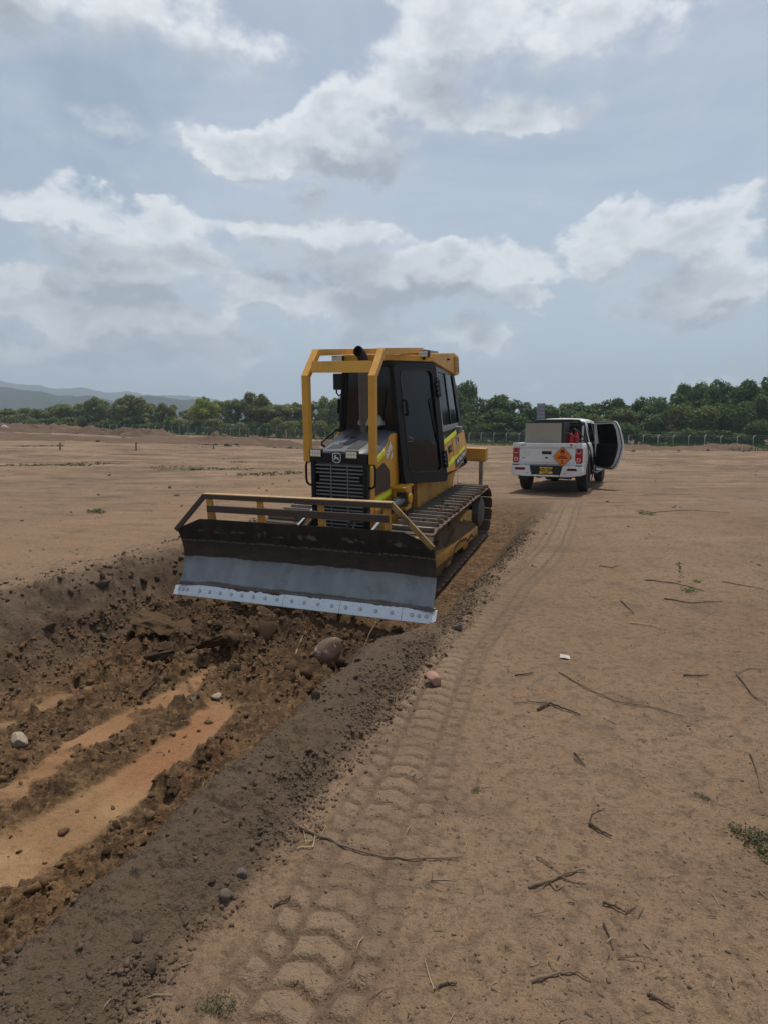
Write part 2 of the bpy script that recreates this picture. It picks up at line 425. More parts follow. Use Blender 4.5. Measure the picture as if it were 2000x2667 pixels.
    if detail:
        m = (along > .02) & (t > -3.0) & (t < 2.35) & (s < 4.5)
        if m.any():
            xm, ym, tm, sm_ = x[m], y[m], t[m], s[m]
            inn = np.clip(1-ochre_sun[m]*1.15, 0, 1)*sst(tm, -2.5, -1.9)*(1-sst(tm, 1.0, 1.3)); unds = 1-sst(sm_, -2.3, -1.7)*.8
            pat = sst(fbm(xm, ym, 1.7, 3, .6, seed=65), .36, .62)
            add = inn*unds*(domes(xm, ym, .17, 101, .45)*.75*np.clip(pat+pile_m[m], 0, 1) + domes(xm, ym, .075, 111, .62)*.85*(.3+.7*pat) + domes(xm, ym, .034, 121, .7)*.8)
            bb_ = sst(tm, 1.05, 1.3)*(1-sst(tm+.06*(bank[m]-.5), 2.06, 2.18))
            p2 = sst(fbm(xm, ym, 2.3, 3, .6, seed=66), .42, .68); foot = np.exp(-((tm-2.02)/.09)**2)
            add = add + bb_*(domes(xm, ym, .060, 131, .30)*.7*np.clip(p2+foot*.8, 0, 1) + domes(xm, ym, .026, 141, .55)*.75*(.25+.75*p2+.4*foot) + domes(xm, ym, .013, 151, .7)*.55)
            zz = np.zeros_like(z); zz[m] = add; z = z + zz*(1-sst(np.abs(s-.4), 1.7, 2.0)*0)
        z = z + .010*(fbm(x, y, 7, 4, .6, seed=60)-.5)*(1-bermm)
        z = z + .009*(fbm(x, y, 34, 2, .6, seed=62)-.5)
        z = z + .035*np.maximum(fbm(x*.5, y, 2.6, 4, .62, seed=63)-.5, 0)*sst(y, 5, 12)*(1-along*sst(t, -2.2, -1.8)*(1-sst(t, 2.0, 2.2)))
    if not masks: return z
    trench = mid*along
    lbank = sst(-t, 1.0, 1.5)*(1-sst(-t+.3*(lb-.5), 1.9, 2.35))*along
    oran = np.clip(oz1*sst(-s, 4.4, 5.0)*(1-sst(-s, 5.7, 6.2)) + oz2*.7, 0, 1)*inside
    return z, dict(trench=trench, berm=bermm, ochre_sun=ochre_sun*along, lbank=lbank, pads=pads*pm, pile=pile_m*trench, oran=oran*along,
                   tire=pm, left=lf, s=s, t=t0)

# rows get wider apart with distance; the fan of columns widens with it
def ground_mesh():
    ys = [1.05]
    while ys[-1] < 130: ys.append(ys[-1] + .0062*(max(ys[-1], 1.6)/2)**1.36)
    ys = [-60., -20, -8, -3, -1, 0, .4, .7, .9] + ys + [140, 155, 175, 200, 240, 300, 400, 600, 900, 1500, 2400, 3650]
    us = np.concatenate([[-14, -7, -4, -2.6, -1.8, -1.3, -1.05, -.9], np.linspace(-.80, .80, 820), [.9, 1.05, 1.3, 1.8, 2.6, 4, 7, 14]])
    ys = np.array(ys); Y, U = np.meshgrid(ys, us, indexing='ij')
    X = np.clip(U*(np.maximum(Y, -.4)+.9), -5000, 5000)
    Z, mk = ground_z(X, Y, masks=True)
    nr, nc = Y.shape
    me = bpy.data.meshes.new('ground')
    co = np.stack([X, Y, Z], -1).reshape(-1, 3).astype(np.float32)
    i = np.arange((nr-1)*(nc-1)); r, c = i//(nc-1), i % (nc-1); a = r*nc + c
    q = np.stack([a, a+1, a+1+nc, a+nc], -1).astype(np.int32)
    me.vertices.add(len(co)); me.vertices.foreach_set('co', co.ravel())
    me.loops.add(q.size); me.loops.foreach_set('vertex_index', q.ravel())
    me.polygons.add(len(q)); me.polygons.foreach_set('loop_start', np.arange(0, q.size, 4, dtype=np.int32))
    me.polygons.foreach_set('use_smooth', np.ones(len(q), dtype=bool))
    me.update(calc_edges=True)
    def attr(name, chans):
        a = me.color_attributes.new(name, 'FLOAT_COLOR', 'POINT')
        d = np.ones((len(co), 4), np.float32)
        for k, ch in enumerate(chans): d[:, k] = np.clip(ch, 0, 1).ravel()
        a.data.foreach_set('color', d.ravel())
    attr('soil', [mk['trench'], mk['berm'], mk['ochre_sun']])
    attr('soil2', [mk['lbank'], mk['pads'], mk['pile']])
    attr('soil3', [mk['oran'], mk['left'], mk['tire']])
    return me, len(q)
def ground_material():
    m, T = material('soil')
    g = T.n('ShaderNodeNewGeometry'); v = g.outputs['Position']
    def ca(n):
        s = T.n('ShaderNodeSeparateColor', {0: T.n('ShaderNodeVertexColor', layer_name=n).outputs[0]}); return s.outputs
    tr, be, oc = list(ca('soil'))[:3]; lb, pad, pile = list(ca('soil2'))[:3]; orn, left, tire = list(ca('soil3'))[:3]
    nL = T.noise(v, .35, 5, .6); nM = T.noise(v, 2.3, 6, .62); nS = T.noise(v, 16, 5, .65); nF = T.noise(v, 110, 3, .65); nG = T.noise(v, 420, 2, .6)
    # dry sandy field
    sand = T.mix(T.ramp(nL, .3, .7), (.215, .139, .084), (.262, .177, .112))
    sand = T.mix(T.m('MULTIPLY', T.ramp(nM, .48, .72), .55), sand, (.125, .085, .060))
    sand = T.mix(T.m('MULTIPLY', T.ramp(nS, .46, .66), .60), sand, (.110, .074, .049))
    sand = T.mix(T.m('MULTIPLY', T.ramp(T.noise(v, 42, 5, .7), .53, .66), .55), sand, (.085, .058, .040))
    sand = T.mix(T.m('MULTIPLY', T.ramp(T.noise(v, 60, 4, .7), .60, .72), .45), sand, (.34, .25, .175))
    vf = T.vm('MULTIPLY', v, (.28, 1.0, 1.0))
    nP = T.noise(vf, .55, 5, .65)
    sep = T.n('ShaderNodeSeparateXYZ', {0: v})
    fary = T.ramp(sep.outputs[1], 8, 26)
    sand = T.mix(T.m('MULTIPLY', T.ramp(nP, .50, .60), T.m('MULTIPLY', fary, .62)), sand, (.105, .070, .048))
    sand = T.mix(T.m('MULTIPLY', T.ramp(nP, .50, .36), T.m('MULTIPLY', fary, .60)), sand, (.315, .215, .145))
    nlit = T.noise(v, .9, 5, .6)
    vs2 = T.vm('MULTIPLY', v, (.22, 1.0, 1.0)); nQ = T.noise(vs2, 2.4, 6, .68)
    sand = T.mix(T.m('MULTIPLY', T.ramp(nQ, .54, .64), T.m('MULTIPLY', T.ramp(sep.outputs[1], 5, 14), .60)), sand, (.085, .058, .041))  # dark streaks: shade of small clods painted into the sand colour
    sand = T.mix(T.m('MULTIPLY', T.ramp(nQ, .44, .34), T.m('MULTIPLY', T.ramp(sep.outputs[1], 5, 14), .50)), sand, (.34, .24, .165))
    sand = T.mix(T.m('MULTIPLY', T.ramp(nlit, .60, .72), .50), sand, (.085, .068, .054))
    sand = T.mix(T.m('MULTIPLY', T.m('MULTIPLY', tire, T.m('SUBTRACT', 1.0, pad)), .45), sand, (.095, .066, .046))
    sand = T.mix(T.m('MULTIPLY', pad, .62), sand, (.265, .188, .122))
    sand = T.mix(T.m('MULTIPLY', left, T.m('MULTIPLY', T.ramp(nM, .35, .6), .6)), sand, (.27, .17, .10))
    # loose windrow soil
    berm = T.mix(nM, (.086, .059, .040), (.126, .088, .058))
    berm = T.mix(T.m('MULTIPLY', T.ramp(nS, .45, .75), .5), berm, (.125, .090, .063))
    # dug floor
    flo = T.mix(T.ramp(nM, .3, .7), (.066, .040, .023), (.140, .083, .042))
    flo = T.mix(T.m('MULTIPLY', T.ramp(nS, .46, .64), .60), flo, (.245, .150, .073))
    flo = T.mix(T.m('MULTIPLY', T.ramp(T.noise(v, 5.1, 5, .6), .56, .70), .6), flo, (.20, .085, .042))
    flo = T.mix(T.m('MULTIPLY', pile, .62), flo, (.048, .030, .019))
    och = T.mix(T.ramp(T.noise(v, 1.9, 5, .6), .38, .62), (.36, .225, .115), (.27, .160, .080))
    och = T.mix(T.m('MULTIPLY', orn, .8), och, (.27, .125, .060))
    och = T.mix(T.m('MULTIPLY', T.ramp(nS, .5, .75), .5), och, (.16, .085, .042))
    bank = T.mix(T.ramp(nM, .3, .7), (.090, .062, .043), (.150, .105, .072))
    col = T.mix(lb, sand, bank)
    col = T.mix(tr, col, flo)
    col = T.mix(T.m('MULTIPLY', lb, .55), col, bank)
    col = T.mix(be, col, berm)
    ocm = T.ramp(T.m('ADD', oc, T.m('MULTIPLY', T.m('SUBTRACT', T.noise(v, 22, 6, .7), .5), 1.5)), .25, .80)
    col = T.mix(T.m('MULTIPLY', ocm, oc), col, och)
    # grains
    col = T.mix(T.m('MULTIPLY', T.ramp(nF, .52, .74), .45), col, T.mix(1.0, col, (.45, .42, .40), 'MULTIPLY'))
    col = T.mix(T.m('MULTIPLY', T.ramp(nG, .58, .72), .55), col, T.mix(1.0, col, (1.7, 1.7, 1.7), 'MULTIPLY'))
    col = T.mix(T.m('MULTIPLY', T.ramp(nG, .44, .30), .5), col, T.mix(1.0, col, (.5, .5, .5), 'MULTIPLY'))
    hgt = T.m('ADD', T.m('MULTIPLY', nS, .8), T.m('ADD', T.m('MULTIPLY', nF, .30), T.m('MULTIPLY', nG, .10)))
    bp = T.n('ShaderNodeBump', {'Height': T.m('ADD', hgt, T.m('MULTIPLY', T.noise(v, 48, 3, .65), .55)), 'Strength': 1.0, 'Distance': .028})
    b = T.n('ShaderNodeBsdfPrincipled', {'Base Color': col, 'Roughness': .95, 'Specular IOR Level': .15, 'Normal': bp.outputs[0]})
    finish(T, b); return m
me, nq = ground_mesh()
SOIL = ground_material(); me.materials.append(SOIL)
tag(link('ground', me), kind='structure')
# ================================================================== BULLDOZER
YEL = paint('yellow_paint', (.63, .300, .022), .42, dirt=(.26, .15, .05), amount=.40, scale=3.0, bump=.0006, chips=(.10, .055, .03), upd=.30)
YEL2 = paint('yellow_paint_dusty', (.54, .26, .030), .55, dirt=(.17, .105, .06), amount=.75, scale=4.0, bump=.001, chips=(.09, .05, .03), upd=.55)
BLK = paint('black_trim', (.0085, .009, .011), .42, dirt=(.06, .048, .036), amount=.16, scale=5, bump=.0005, spec=.25)
GREY = paint('hood_grey', (.075, .083, .092), .42, dirt=(.15, .135, .12), amount=.25, scale=4, upd=.12)
VENT = paint('hood_vent', (.030, .030, .030), .8, dirt=(.07, .06, .05), amount=.5, scale=25, bump=.001)
LGREY = paint('frame_grey', (.17, .18, .185), .5, dirt=(.12, .10, .08), amount=.3, scale=5)
MESHB = paint('vent_mesh', (.075, .042, .022), .8, dirt=(.03, .02, .014), amount=.6, scale=30, bump=.001)
HYDR = paint('cylinder_black', (.03, .03, .032), .35, dirt=(.12, .09, .06), amount=.35, scale=6)
CHROME = plain('chrome_rod', (.6, .6, .6), .15, 1.0)
HIVIS = plain('hivis_tape', (.70, .80, .015), .5)
WHITE = plain('white_decal', (.78, .78, .76), .5)
DECALB = plain('black_decal', (.012, .012, .012), .5)
GLASS = dark_glass('cab_glass', (.005, .006, .008), see=.14)
GLASS2 = dark_glass('side_glass', see=.5)
RUST = paint('exhaust_rust', (.12, .095, .078), .7, dirt=(.075, .045, .03), amount=.6, scale=7, bump=.001)
RUSTD = paint('elbow_rust', (.032, .024, .020), .7, dirt=(.07, .04, .025), amount=.5, scale=9, bump=.001)
STEEL = paint('worn_steel', (.30, .27, .235), .45, .5, dirt=(.15, .095, .055), amount=.85, scale=6, bump=.001, upd=.3)
SHOE = paint('track_shoe', (.062, .044, .031), .7, .1, dirt=(.135, .082, .045), amount=.95, scale=5, bump=.003, upd=.10)
SHOEI = paint('track_inside', (.10, .088, .075), .6, .3, dirt=(.10, .068, .042), amount=.7, scale=5, bump=.002)
MUD = paint('dry_mud', (.135, .082, .046), .95, dirt=(.075, .046, .028), amount=.8, scale=9, bump=.008, spec=.1)
LEDL = plain('led_lens', (.62, .50, .28), .25)
DOMEM = paint('precleaner_plastic', (.34, .31, .275), .55, dirt=(.2, .16, .12), amount=.5, scale=8, upd=.4)
INTER = plain('cab_interior', (.02, .02, .022), .8)

def blade_material():
    m, T = material('blade_steel')
    tc = T.n('ShaderNodeTexCoord'); v = tc.outputs['Object']; s = T.n('ShaderNodeSeparateXYZ', {0: v})
    vs_ = T.vm('MULTIPLY', v, (.35, 1, 1)); n1 = T.noise(vs_, 9, 6, .65); n2 = T.noise(v, 45, 4, .6)
    n3 = T.noise(T.vm('MULTIPLY', v, (1.2, 1, .5)), 6, 5, .6); nb = T.noise(v, 1.3, 4, .5)
    zz = T.m('ADD', s.outputs[2], T.m('MULTIPLY', T.m('SUBTRACT', n1, .5), .075))
    brown = T.mix(T.ramp(n1, .35, .7), (.034, .022, .015), (.062, .038, .024))
    top = T.mix(T.ramp(n3, .4, .7), (.016, .011, .008), (.036, .023, .016))
    c = T.mix(T.ramp(zz, .86, .91), brown, top)
    # dried mud lines along the creases
    ln = T.m('MULTIPLY', T.ramp(T.m('ABSOLUTE', T.m('SUBTRACT', zz, .895)), .016, .004), T.ramp(n2, .40, .55))
    c = T.mix(T.m('MULTIPLY', ln, .85), c, (.20, .135, .085))
    spl = T.m('MULTIPLY', T.ramp(T.m('ABSOLUTE', T.m('SUBTRACT', zz, 1.03)), .05, .01), T.ramp(T.noise(T.vm('MULTIPLY', v, (.6, 1, 1)), 12, 6, .7), .53, .60))
    c = T.mix(T.m('MULTIPLY', spl, .75), c, (.22, .16, .11))
    c = T.mix(T.m('MULTIPLY', T.ramp(T.noise(v, 4.5, 6, .7), .54, .70), .35), c, (.12, .078, .048))
    stm = T.ramp(zz, .70, .685)
    steel = T.mix(T.ramp(n3, .3, .75), (.205, .212, .214), (.275, .282, .284))
    steel = T.mix(T.m('MULTIPLY', T.ramp(T.noise(v, 3.5, 6, .65), .50, .68), .5), steel, (.12, .105, .09))
    c = T.mix(stm, c, steel)
    low = T.ramp(zz, .432, .415); c = T.mix(T.m('MULTIPLY', low, .85), c, (.07, .045, .028))
    b = T.n('ShaderNodeBsdfPrincipled', {'Base Color': c, 'Roughness': T.m('MULTIPLY_ADD', stm, -.30, .78), 'Metallic': T.m('MULTIPLY', stm, .25)})
    bp = T.n('ShaderNodeBump', {'Height': T.m('ADD', n1, T.m('MULTIPLY', n2, .4)), 'Strength': .5, 'Distance': .004})
    T.put(b.inputs['Normal'], bp.outputs[0]); finish(T, b); return m
def edge_material():
    m, T = material('cutting_edge_steel')
    tc = T.n('ShaderNodeTexCoord'); v = tc.outputs['Object']; s = T.n('ShaderNodeSeparateXYZ', {0: v})
    n1 = T.noise(T.vm('MULTIPLY', v, (1, 1, 1)), 3.2, 7, .68); n2 = T.noise(v, 60, 4, .6); n3 = T.noise(v, 17, 4, .7)
    c = T.mix(T.m('MULTIPLY', n3, .5), (.80, .82, .84), (.64, .67, .70))
    c = T.mix(T.m('MULTIPLY', T.ramp(n2, .60, .72), .7), c, (.16, .13, .10))
    zz = T.m('ADD', s.outputs[2], T.m('MULTIPLY', T.m('SUBTRACT', n1, .5), .17))
    mud = T.ramp(zz, .382, .386)
    c = T.mix(mud, c, (.085, .052, .030))
    b = T.n('ShaderNodeBsdfPrincipled', {'Base Color': c, 'Roughness': T.m('MULTIPLY_ADD', mud, .5, .38), 'Metallic': T.m('MULTIPLY_ADD', mud, -.1, .1)})
    finish(T, b); return m
BLADE = blade_material(); EDGE = edge_material(); EDGEB = plain('bolt_steel', (.55, .57, .60), .45, .1)
RACKD = paint('rack_muddy_shaded', (.060, .040, .027), .7, dirt=(.12, .075, .04), amount=.6, scale=9, bump=.0015, chips=(.17, .11, .05))  # muddy steel, with the shade of the backlit fronts painted in
RACKT = paint('rack_top_dusty_lit', (.42, .27, .13), .7, dirt=(.20, .13, .075), amount=.6, scale=9, bump=.0015)  # dusty top flange, with the overhead sunlight painted in as a lighter colour
RACK = paint('rack_paint_worn', (.30, .175, .055), .6, dirt=(.085, .052, .032), amount=.95, scale=7, bump=.0015, chips=(.06, .036, .024), upd=.0)

dz = empty('bulldozer', DZ_O)
dz.matrix_world = Matrix.Translation(DZ_O) @ Matrix.Rotation(DZ_YAW, 4, 'Z') @ Matrix.Rotation(DZ_PIT, 4, 'X') @ Matrix.Rotation(DZ_ROL, 4, 'Y')
tag(dz, 'yellow crawler bulldozer with black cab and raised steel blade standing in the dug trench', 'bulldozer')

# ---- tracks
def track_path(n):
    F0, R0, rad, L = -1.15, 1.98, .405, 3.13
    C = 2*L + 2*math.pi*rad
    out = []
    for i in range(n):
        d = (i+.5)/n*C
        if d < L: out.append((F0+d, .465+rad, 0.0))                      # top run, going rearward
        elif d < L + math.pi*rad:
            a = (d-L)/rad; out.append((R0+rad*math.sin(a), .465+rad*math.cos(a), -a))
        elif d < 2*L + math.pi*rad:
            e = d-L-math.pi*rad; out.append((R0-e, .465-rad, -math.pi))
        else:
            a = (d-2*L-math.pi*rad)/rad; out.append((F0-rad*math.sin(a), .465-rad*math.cos(a), -math.pi-a))
    return out
NSH = 42
pts = track_path(NSH)
pitch = (2*3.13+2*math.pi*.405)/NSH
mb = MB(); hw = .305
pl = pitch*.49
mb.prism([(-hw+.03, -pl), (hw-.03, -pl), (hw, -pl+.03), (hw, pl-.02), (hw-.02, pl), (-hw+.02, pl), (-hw, pl-.02), (-hw, -pl+.03)], 'z', 0.0, .016)
mb.box((-hw+.03, -.010, .0165), (hw-.03, .014, .068), 1)
mb.add([(-hw+.05, .0143, .017), (hw-.05, .0143, .017), (hw-.05, .05, .017), (-hw+.05, .05, .017), (-hw+.05, .0145, .036), (hw-.05, .0145, .036)],
       [(0, 1, 2, 3), (3, 2, 5, 4), (0, 3, 4), (1, 5, 2), (0, 4, 5, 1)], 0)
shoe_me = mb.mesh('track_shoe', [SHOE, STEEL], bevel=.003)
lk = MB()
for sx in (-1, 1):
    lk.box((sx*.085-.018, -pitch*.47, -.075), (sx*.085+.018, pitch*.47, -.002))
lk.tube([(-.13, -pitch*.3, -.04), (.13, -pitch*.3, -.04)], .022, 8)
link_me = lk.mesh('chain_link', SHOEI)
for side in (1, -1):
    cx = .889*side
    # running chain is the part; shoes are bolted to it
    ch = MB()
    for (y, z, a) in pts:
        M = Matrix.Translation((cx, y, z)) @ Matrix.Rotation(a, 4, 'X')
        ch.add([M @ v.co for v in link_me.vertices], [tuple(p.vertices) for p in link_me.polygons])
    tr = ch.obj('track', SHOEI, dz)
    for (y, z, a) in pts:
        j = random.uniform(-.004, .004)
        link('track_shoe', shoe_me, tr, (cx, y, z+j*.5), (a + random.uniform(-.02, .02), 0, random.uniform(-.006, .006)))
    # idler, sprocket, rollers
    w = MB(); w.lathe([(-.07, .05), (-.07, .30), (-.045, .315), (-.02, .335), (.02, .335), (.045, .315), (.07, .30), (.07, .05)], (cx, -1.15, .465), 'x', 28)
    w.lathe([(-.10, .09), (.10, .09)], (cx, -1.15, .465), 'x', 14)
    w.obj('idler', SHOEI, dz, sm=True)
    w = MB(); w.lathe([(-.03, .06), (-.03, .30), (.03, .30), (.03, .06)], (cx, 1.98, .465), 'x', 30)
    for k in range(13):
        a = 2*math.pi*k/13
        M = Matrix.Translation((cx, 1.98, .465)) @ Matrix.Rotation(a, 4, 'X')
        w.add([M @ Vector(p) for p in [(-.028, .29, -.05), (.028, .29, -.05), (.028, .29, .05), (-.028, .29, .05), (-.028, .355, -.02), (.028, .355, -.02), (.028, .355, .02), (-.028, .355, .02)]],
              [(0, 1, 2, 3), (4, 7, 6, 5), (0, 4, 5, 1), (2, 6, 7, 3), (0, 3, 7, 4), (1, 5, 6, 2)])
    w.lathe([(-.08, .15), (.10*1, .17), (.13, .12)], (cx, 1.98, .465), 'x', 20)
    w.obj('sprocket', SHOEI, dz, sm=True)
    for k in range(6):
        w = MB(); w.lathe([(-.09, .07), (-.085, .10), (-.05, .10), (-.04, .075), (.04, .075), (.05, .10), (.085, .10), (.09, .07)], (cx, -.72+k*.44, .165), 'x', 16)
        w.obj('track_roller', SHOEI, dz, sm=True)
    # track frame: outer beam, sloping guard plate, roller guards
    o = cx + side*.205
    f = MB()
    f.bar((o, -1.22, .44), (o, 1.42, .27), .11, .155)
    f.prism([(-.95, .36), (1.45, .27), (1.45, .60), (1.15, .66), (.75, .62), (.2, .50), (-.6, .48)], 'x', cx-.15, o-.06)
    f.prism([(-.45, .30), (.05, .28), (-.08, .12), (-.32, .13)], 'x', o-.04, o-.01)
    f.prism([(.62, .25), (1.12, .24), (1.0, .09), (.74, .10)], 'x', o-.04, o-.01)
    f.lathe([(o-.055, .078), (o+.055, .078)], (0, -1.22, .44), 'x', 18)
    f.obj('track_frame', YEL2, dz, bevel=.006, sm=True)
    # final drive housing
    w = MB(); w.lathe([(0, .27), (side*.10, .26), (side*.13, .18), (side*.14, .05)], (cx+side*.09, 1.98, .465), 'x', 26)
    w.obj('final_drive', SHOEI, dz, sm=True)
    # mud packed on the frame, under the top run
    N, Mn = 40, 12; vsx, fsx = [], []
    for i in range(N):
        yy = -1.05 + 2.35*i/(N-1)
        for j in range(Mn):
            q = j/(Mn-1)
            hz = .50 + .13*math.exp(-((yy-.25)/.55)**2)
            zz = hz + .20*(1-q)*math.exp(-((yy-.1)/.9)**2) - .10*q + .05*float(vnoise(yy*7+side*9, q*3.3, 71)-.5)*2 + .025*float(vnoise(yy*21, q*9, 72)-.5)*2
            xx = cx + side*(.02 + .245*q)
            vsx.append((xx, yy, zz - (.18 if j == Mn-1 else 0)))
    for i in range(N-1):
        for j in range(Mn-1):
            a = i*Mn+j; fsx.append((a, a+1, a+1+Mn, a+Mn))
    mm = MB(); mm.add(vsx, fsx); mm.obj('packed_mud', MUD, dz, sm=True)['kind'] = 'stuff'
    # crumbs of earth lying on the shoes of the top run
    cr = MB()
    for k in range(330):
        yy = random.uniform(-1.3, 1.9); xx = cx + random.uniform(-.29, .29)
        if vnoise(np.array(yy*2.2), np.array(xx*3), 73) < .48: continue
        r = random.uniform(.010, .034)
        M = Matrix.Translation((xx, yy, .905+r*.3)) @ Euler((random.random()*6, random.random()*6, 0)).to_matrix().to_4x4() @ Matrix.Diagonal((r*1.3, r, r*.7, 1))
        P = [(1, 0, 0), (-1, 0, 0), (0, 1, 0), (0, -1, 0), (0, 0, 1), (0, 0, -1)]
        cr.add([M @ (Vector(p)*random.uniform(.7, 1.2)) for p in P], [(0, 2, 4), (2, 1, 4), (1, 3, 4), (3, 0, 4), (2, 0, 5), (1, 2, 5), (3, 1, 5), (0, 3, 5)])
    cr.obj('mud_crumbs', MUD, dz)['kind'] = 'stuff'

# ---- hull, fenders
h = MB()
h.box((-.42, -1.30, .42), (.42, 2.15, 1.10)); h.box((-.362, -1.38, .80), (.362, -.45, 1.30))
h.box((-.56, -.02, 1.0), (.56, 1.60, 1.36)); h.box((-.555, .0, .78), (-.424, 1.55, 1.0)); h.box((.424, .0, .78), (.555, 1.55, 1.0))
h.box((-.50, 1.30, .55), (.50, 2.30, 1.34))
h.obj('hull', YEL2, dz, bevel=.012)
h = MB(); h.box((.424, -.42, .78), (.50, -.03, 1.30)); h.obj('fender_recess', MESHB, dz)
h = MB(); h.box((-.50, -.42, .78), (-.424, -.03, 1.30)); h.obj('fender_recess', MESHB, dz)
for sd in (1, -1):
    h = MB(); x0, x1 = sorted((sd*.405, sd*.60)); h.box((x0, -.66, .98), (x1, -.44, 1.27)); h.box((x0, -.72, 1.272), (x1+.02*0, -.34, 1.30))
    h.lathe([(0, .075), (sd*.03, .075), (sd*.035, .03)], (sd*.602, -.55, 1.13), 'x', 18)
    h.obj('cylinder_mount', YEL, dz, bevel=.006)
    c = MB(); a = Vector((sd*.53, -.60, 1.12)); b = Vector((sd*.50, -1.20, 1.06)); d = (b-a).normalized()
    c.tube([a, a+d*.02, a+d*.42, a+d*.46], [.05, .066, .066, .055], 16); c.tube([a+d*.40, a+d*.47], .075, 16)
    c.tube([a+d*.05+Vector((0, 0, .07)), a+d*.34+Vector((0, 0, .075))], .016, 8)
    c.box((sd*.53-.07, -.66, 1.03), (sd*.53+.07, -.585, 1.23))
    lc = c.obj('lift_cylinder', HYDR, dz, sm=True)
    c = MB(); c.tube([a+d*.45, Vector((sd*.47, -2.05, .80))], .028, 12); c.obj('rod', CHROME, lc, sm=True)

# ---- hood
side_poly = [(-1.42, .98), (-1.42, 1.70), (-.98, 1.815), (-.66, 2.00), (-.40, 2.00), (-.36, 1.24), (-.62, 1.02)]
for sd in (1, -1):
    p = MB(); x0, x1 = sorted((sd*.365, sd*.395)); p.prism(side_poly, 'x', x0, x1); pp = p.obj('side_panel', YEL, dz, bevel=.006)
    p = MB(); x0, x1 = sorted((sd*.394, sd*.400))
    p.prism([(-1.27, 1.27), (-1.27, 1.60), (-.98, 1.66), (-.76, 1.53), (-.74, 1.30), (-.80, 1.285)], 'x', x0, x1); p.obj('vent_screen', MESHB, pp)
    p = MB(); x0, x1 = sorted((sd*.3945, sd*.399))
    p.prism([(-1.41, 1.63), (-1.41, 1.69), (-.985, 1.80), (-.94, 1.825), (-.92, 1.79), (-.97, 1.745), (-1.30, 1.655)], 'x', x0, x1)
    p.obj('reflective_tape', HIVIS, pp)
    p = MB(); p.prism([(-1.30, 1.165), (-.68, 1.20), (-.68, 1.265), (-1.30, 1.235)], 'x', x0, x1); p.obj('reflective_tape', HIVIS, pp)
    # model number, running up along the panel edge
    if sd > 0:
        up = Vector((0, .80, .60))
        M = frame_matrix((.4005, -.80, 1.795), up, (0, -.55, .83))
        t = MB(); t.add(*text_shape('650J', .135, M, bold=.008)); t.obj('model_number', WHITE, pp)
        M = frame_matrix((.4005, -.69, 1.71), up, (0, -.55, .83)); t = MB(); t.add(*text_shape('LGP', .062, M, bold=.004)); t.obj('model_suffix', WHITE, pp)
# grey hood top, lofted front to rear
def hood_sec(y):
    k = (y+1.44)/1.04; zt = 1.845 + .20*min(1, max(0, k))**1.1; zs = 1.71 + (.11/.44)*min(max(y+1.42, 0), .44) + (.185/.32)*min(max(y+.98, 0), .32)
    zs = min(zs, zt-.02); w = .385
    return [(-w, y, zs-.03), (-w, y, zs), (-w+.03, y, zs+(zt-zs)*.55), (-w+.10, y, zt-.012), (-w+.18, y, zt), (0, y, zt+.012), (w-.18, y, zt), (w-.10, y, zt-.012), (w-.03, y, zs+(zt-zs)*.55), (w, y, zs), (w, y, zs-.03)]
ys_ = [-1.455, -1.43, -1.2, -1.0, -.8, -.65, -.5, -.38]
hv, hf = [], []
for i, y in enumerate(ys_):
    sec = hood_sec(y)
    if i == 0: sec = [(a*.98, b, c-.015) for a, b, c in sec]
    hv += sec
n = 11
for i in range(len(ys_)-1):
    for k in range(n-1): hf.append((i*n+k, i*n+k+1, (i+1)*n+k+1, (i+1)*n+k))
hf.append(tuple(range(n))); hf.append(tuple((len(ys_)-1)*n+k for k in range(n)))
p = MB(); p.add(hv, hf); hood = p.obj('hood', GREY, dz, sm=True)
def hood_plate(x0, x1, y0, y1, mat, nm, dz_=.004):
    def zt(x, y):
        k = (y+1.44)/1.04; return 1.845+.20*max(0, k)**1.1 + .012*(1-min(1, abs(x)/.205))
    q = MB(); c = [(x0, y0), (x1, y0), (x1, y1), (x0, y1)]
    vs_ = [(x, y, zt(x, y)-.004) for x, y in c] + [(x, y, zt(x, y)+dz_+.002) for x, y in c]
    q.add(vs_, [(3, 2, 1, 0), (4, 5, 6, 7), (0, 1, 5, 4), (1, 2, 6, 5), (2, 3, 7, 6), (3, 0, 4, 7)]); return q.obj(nm, mat, hood, bevel=.0015)
hood_plate(-.21, -.02, -1.36, -1.18, VENT, 'vent_screen'); hood_plate(.06, .21, -1.36, -.98, VENT, 'vent_screen')
hood_plate(-.16, .02, -1.12, -.92, GREY, 'access_lid', .008); hood_plate(-.21, -.03, -.84, -.46, VENT, 'vent_screen')
q = MB(); q.box((-.085, -.93, 1.935), (-.025, -.885, 1.975)); q.obj('latch', BLK, hood, bevel=.003)
# ---- grille
gr = MB()
gr.box((-.385, -1.50, .62), (-.325, -1.40, 1.72)); gr.box((.325, -1.50, .62), (.385, -1.40, 1.72)); gr.box((-.385, -1.505, 1.70), (.385, -1.405, 1.825)); gr.box((-.325, -1.49, .62), (.325, -1.41, .70))
gri = gr.obj('grille_frame', BLK, dz, bevel=.015)
b = MB(); b.box((-.32, -1.40, .68), (.32, -1.37, 1.71)); b.obj('radiator', INTER, gri)
for k in range(21):
    z = .735 + k*.0465
    xs = .268 if k in (16, 17, 18) and k not in (18,) else .322
    if k in (14, 15): xs = .322
    m_ = MB(); m_.box((-xs, -1.482, z-.0075), (xs, -1.452, z+.0075)); m_.obj('grille_bar', LGREY, gri)
for x in (-.11, .115):
    m_ = MB(); m_.box((x-.0055, -1.488, .70), (x+.0055, -1.4835, 1.705)); m_.obj('grille_bar', LGREY, gri)
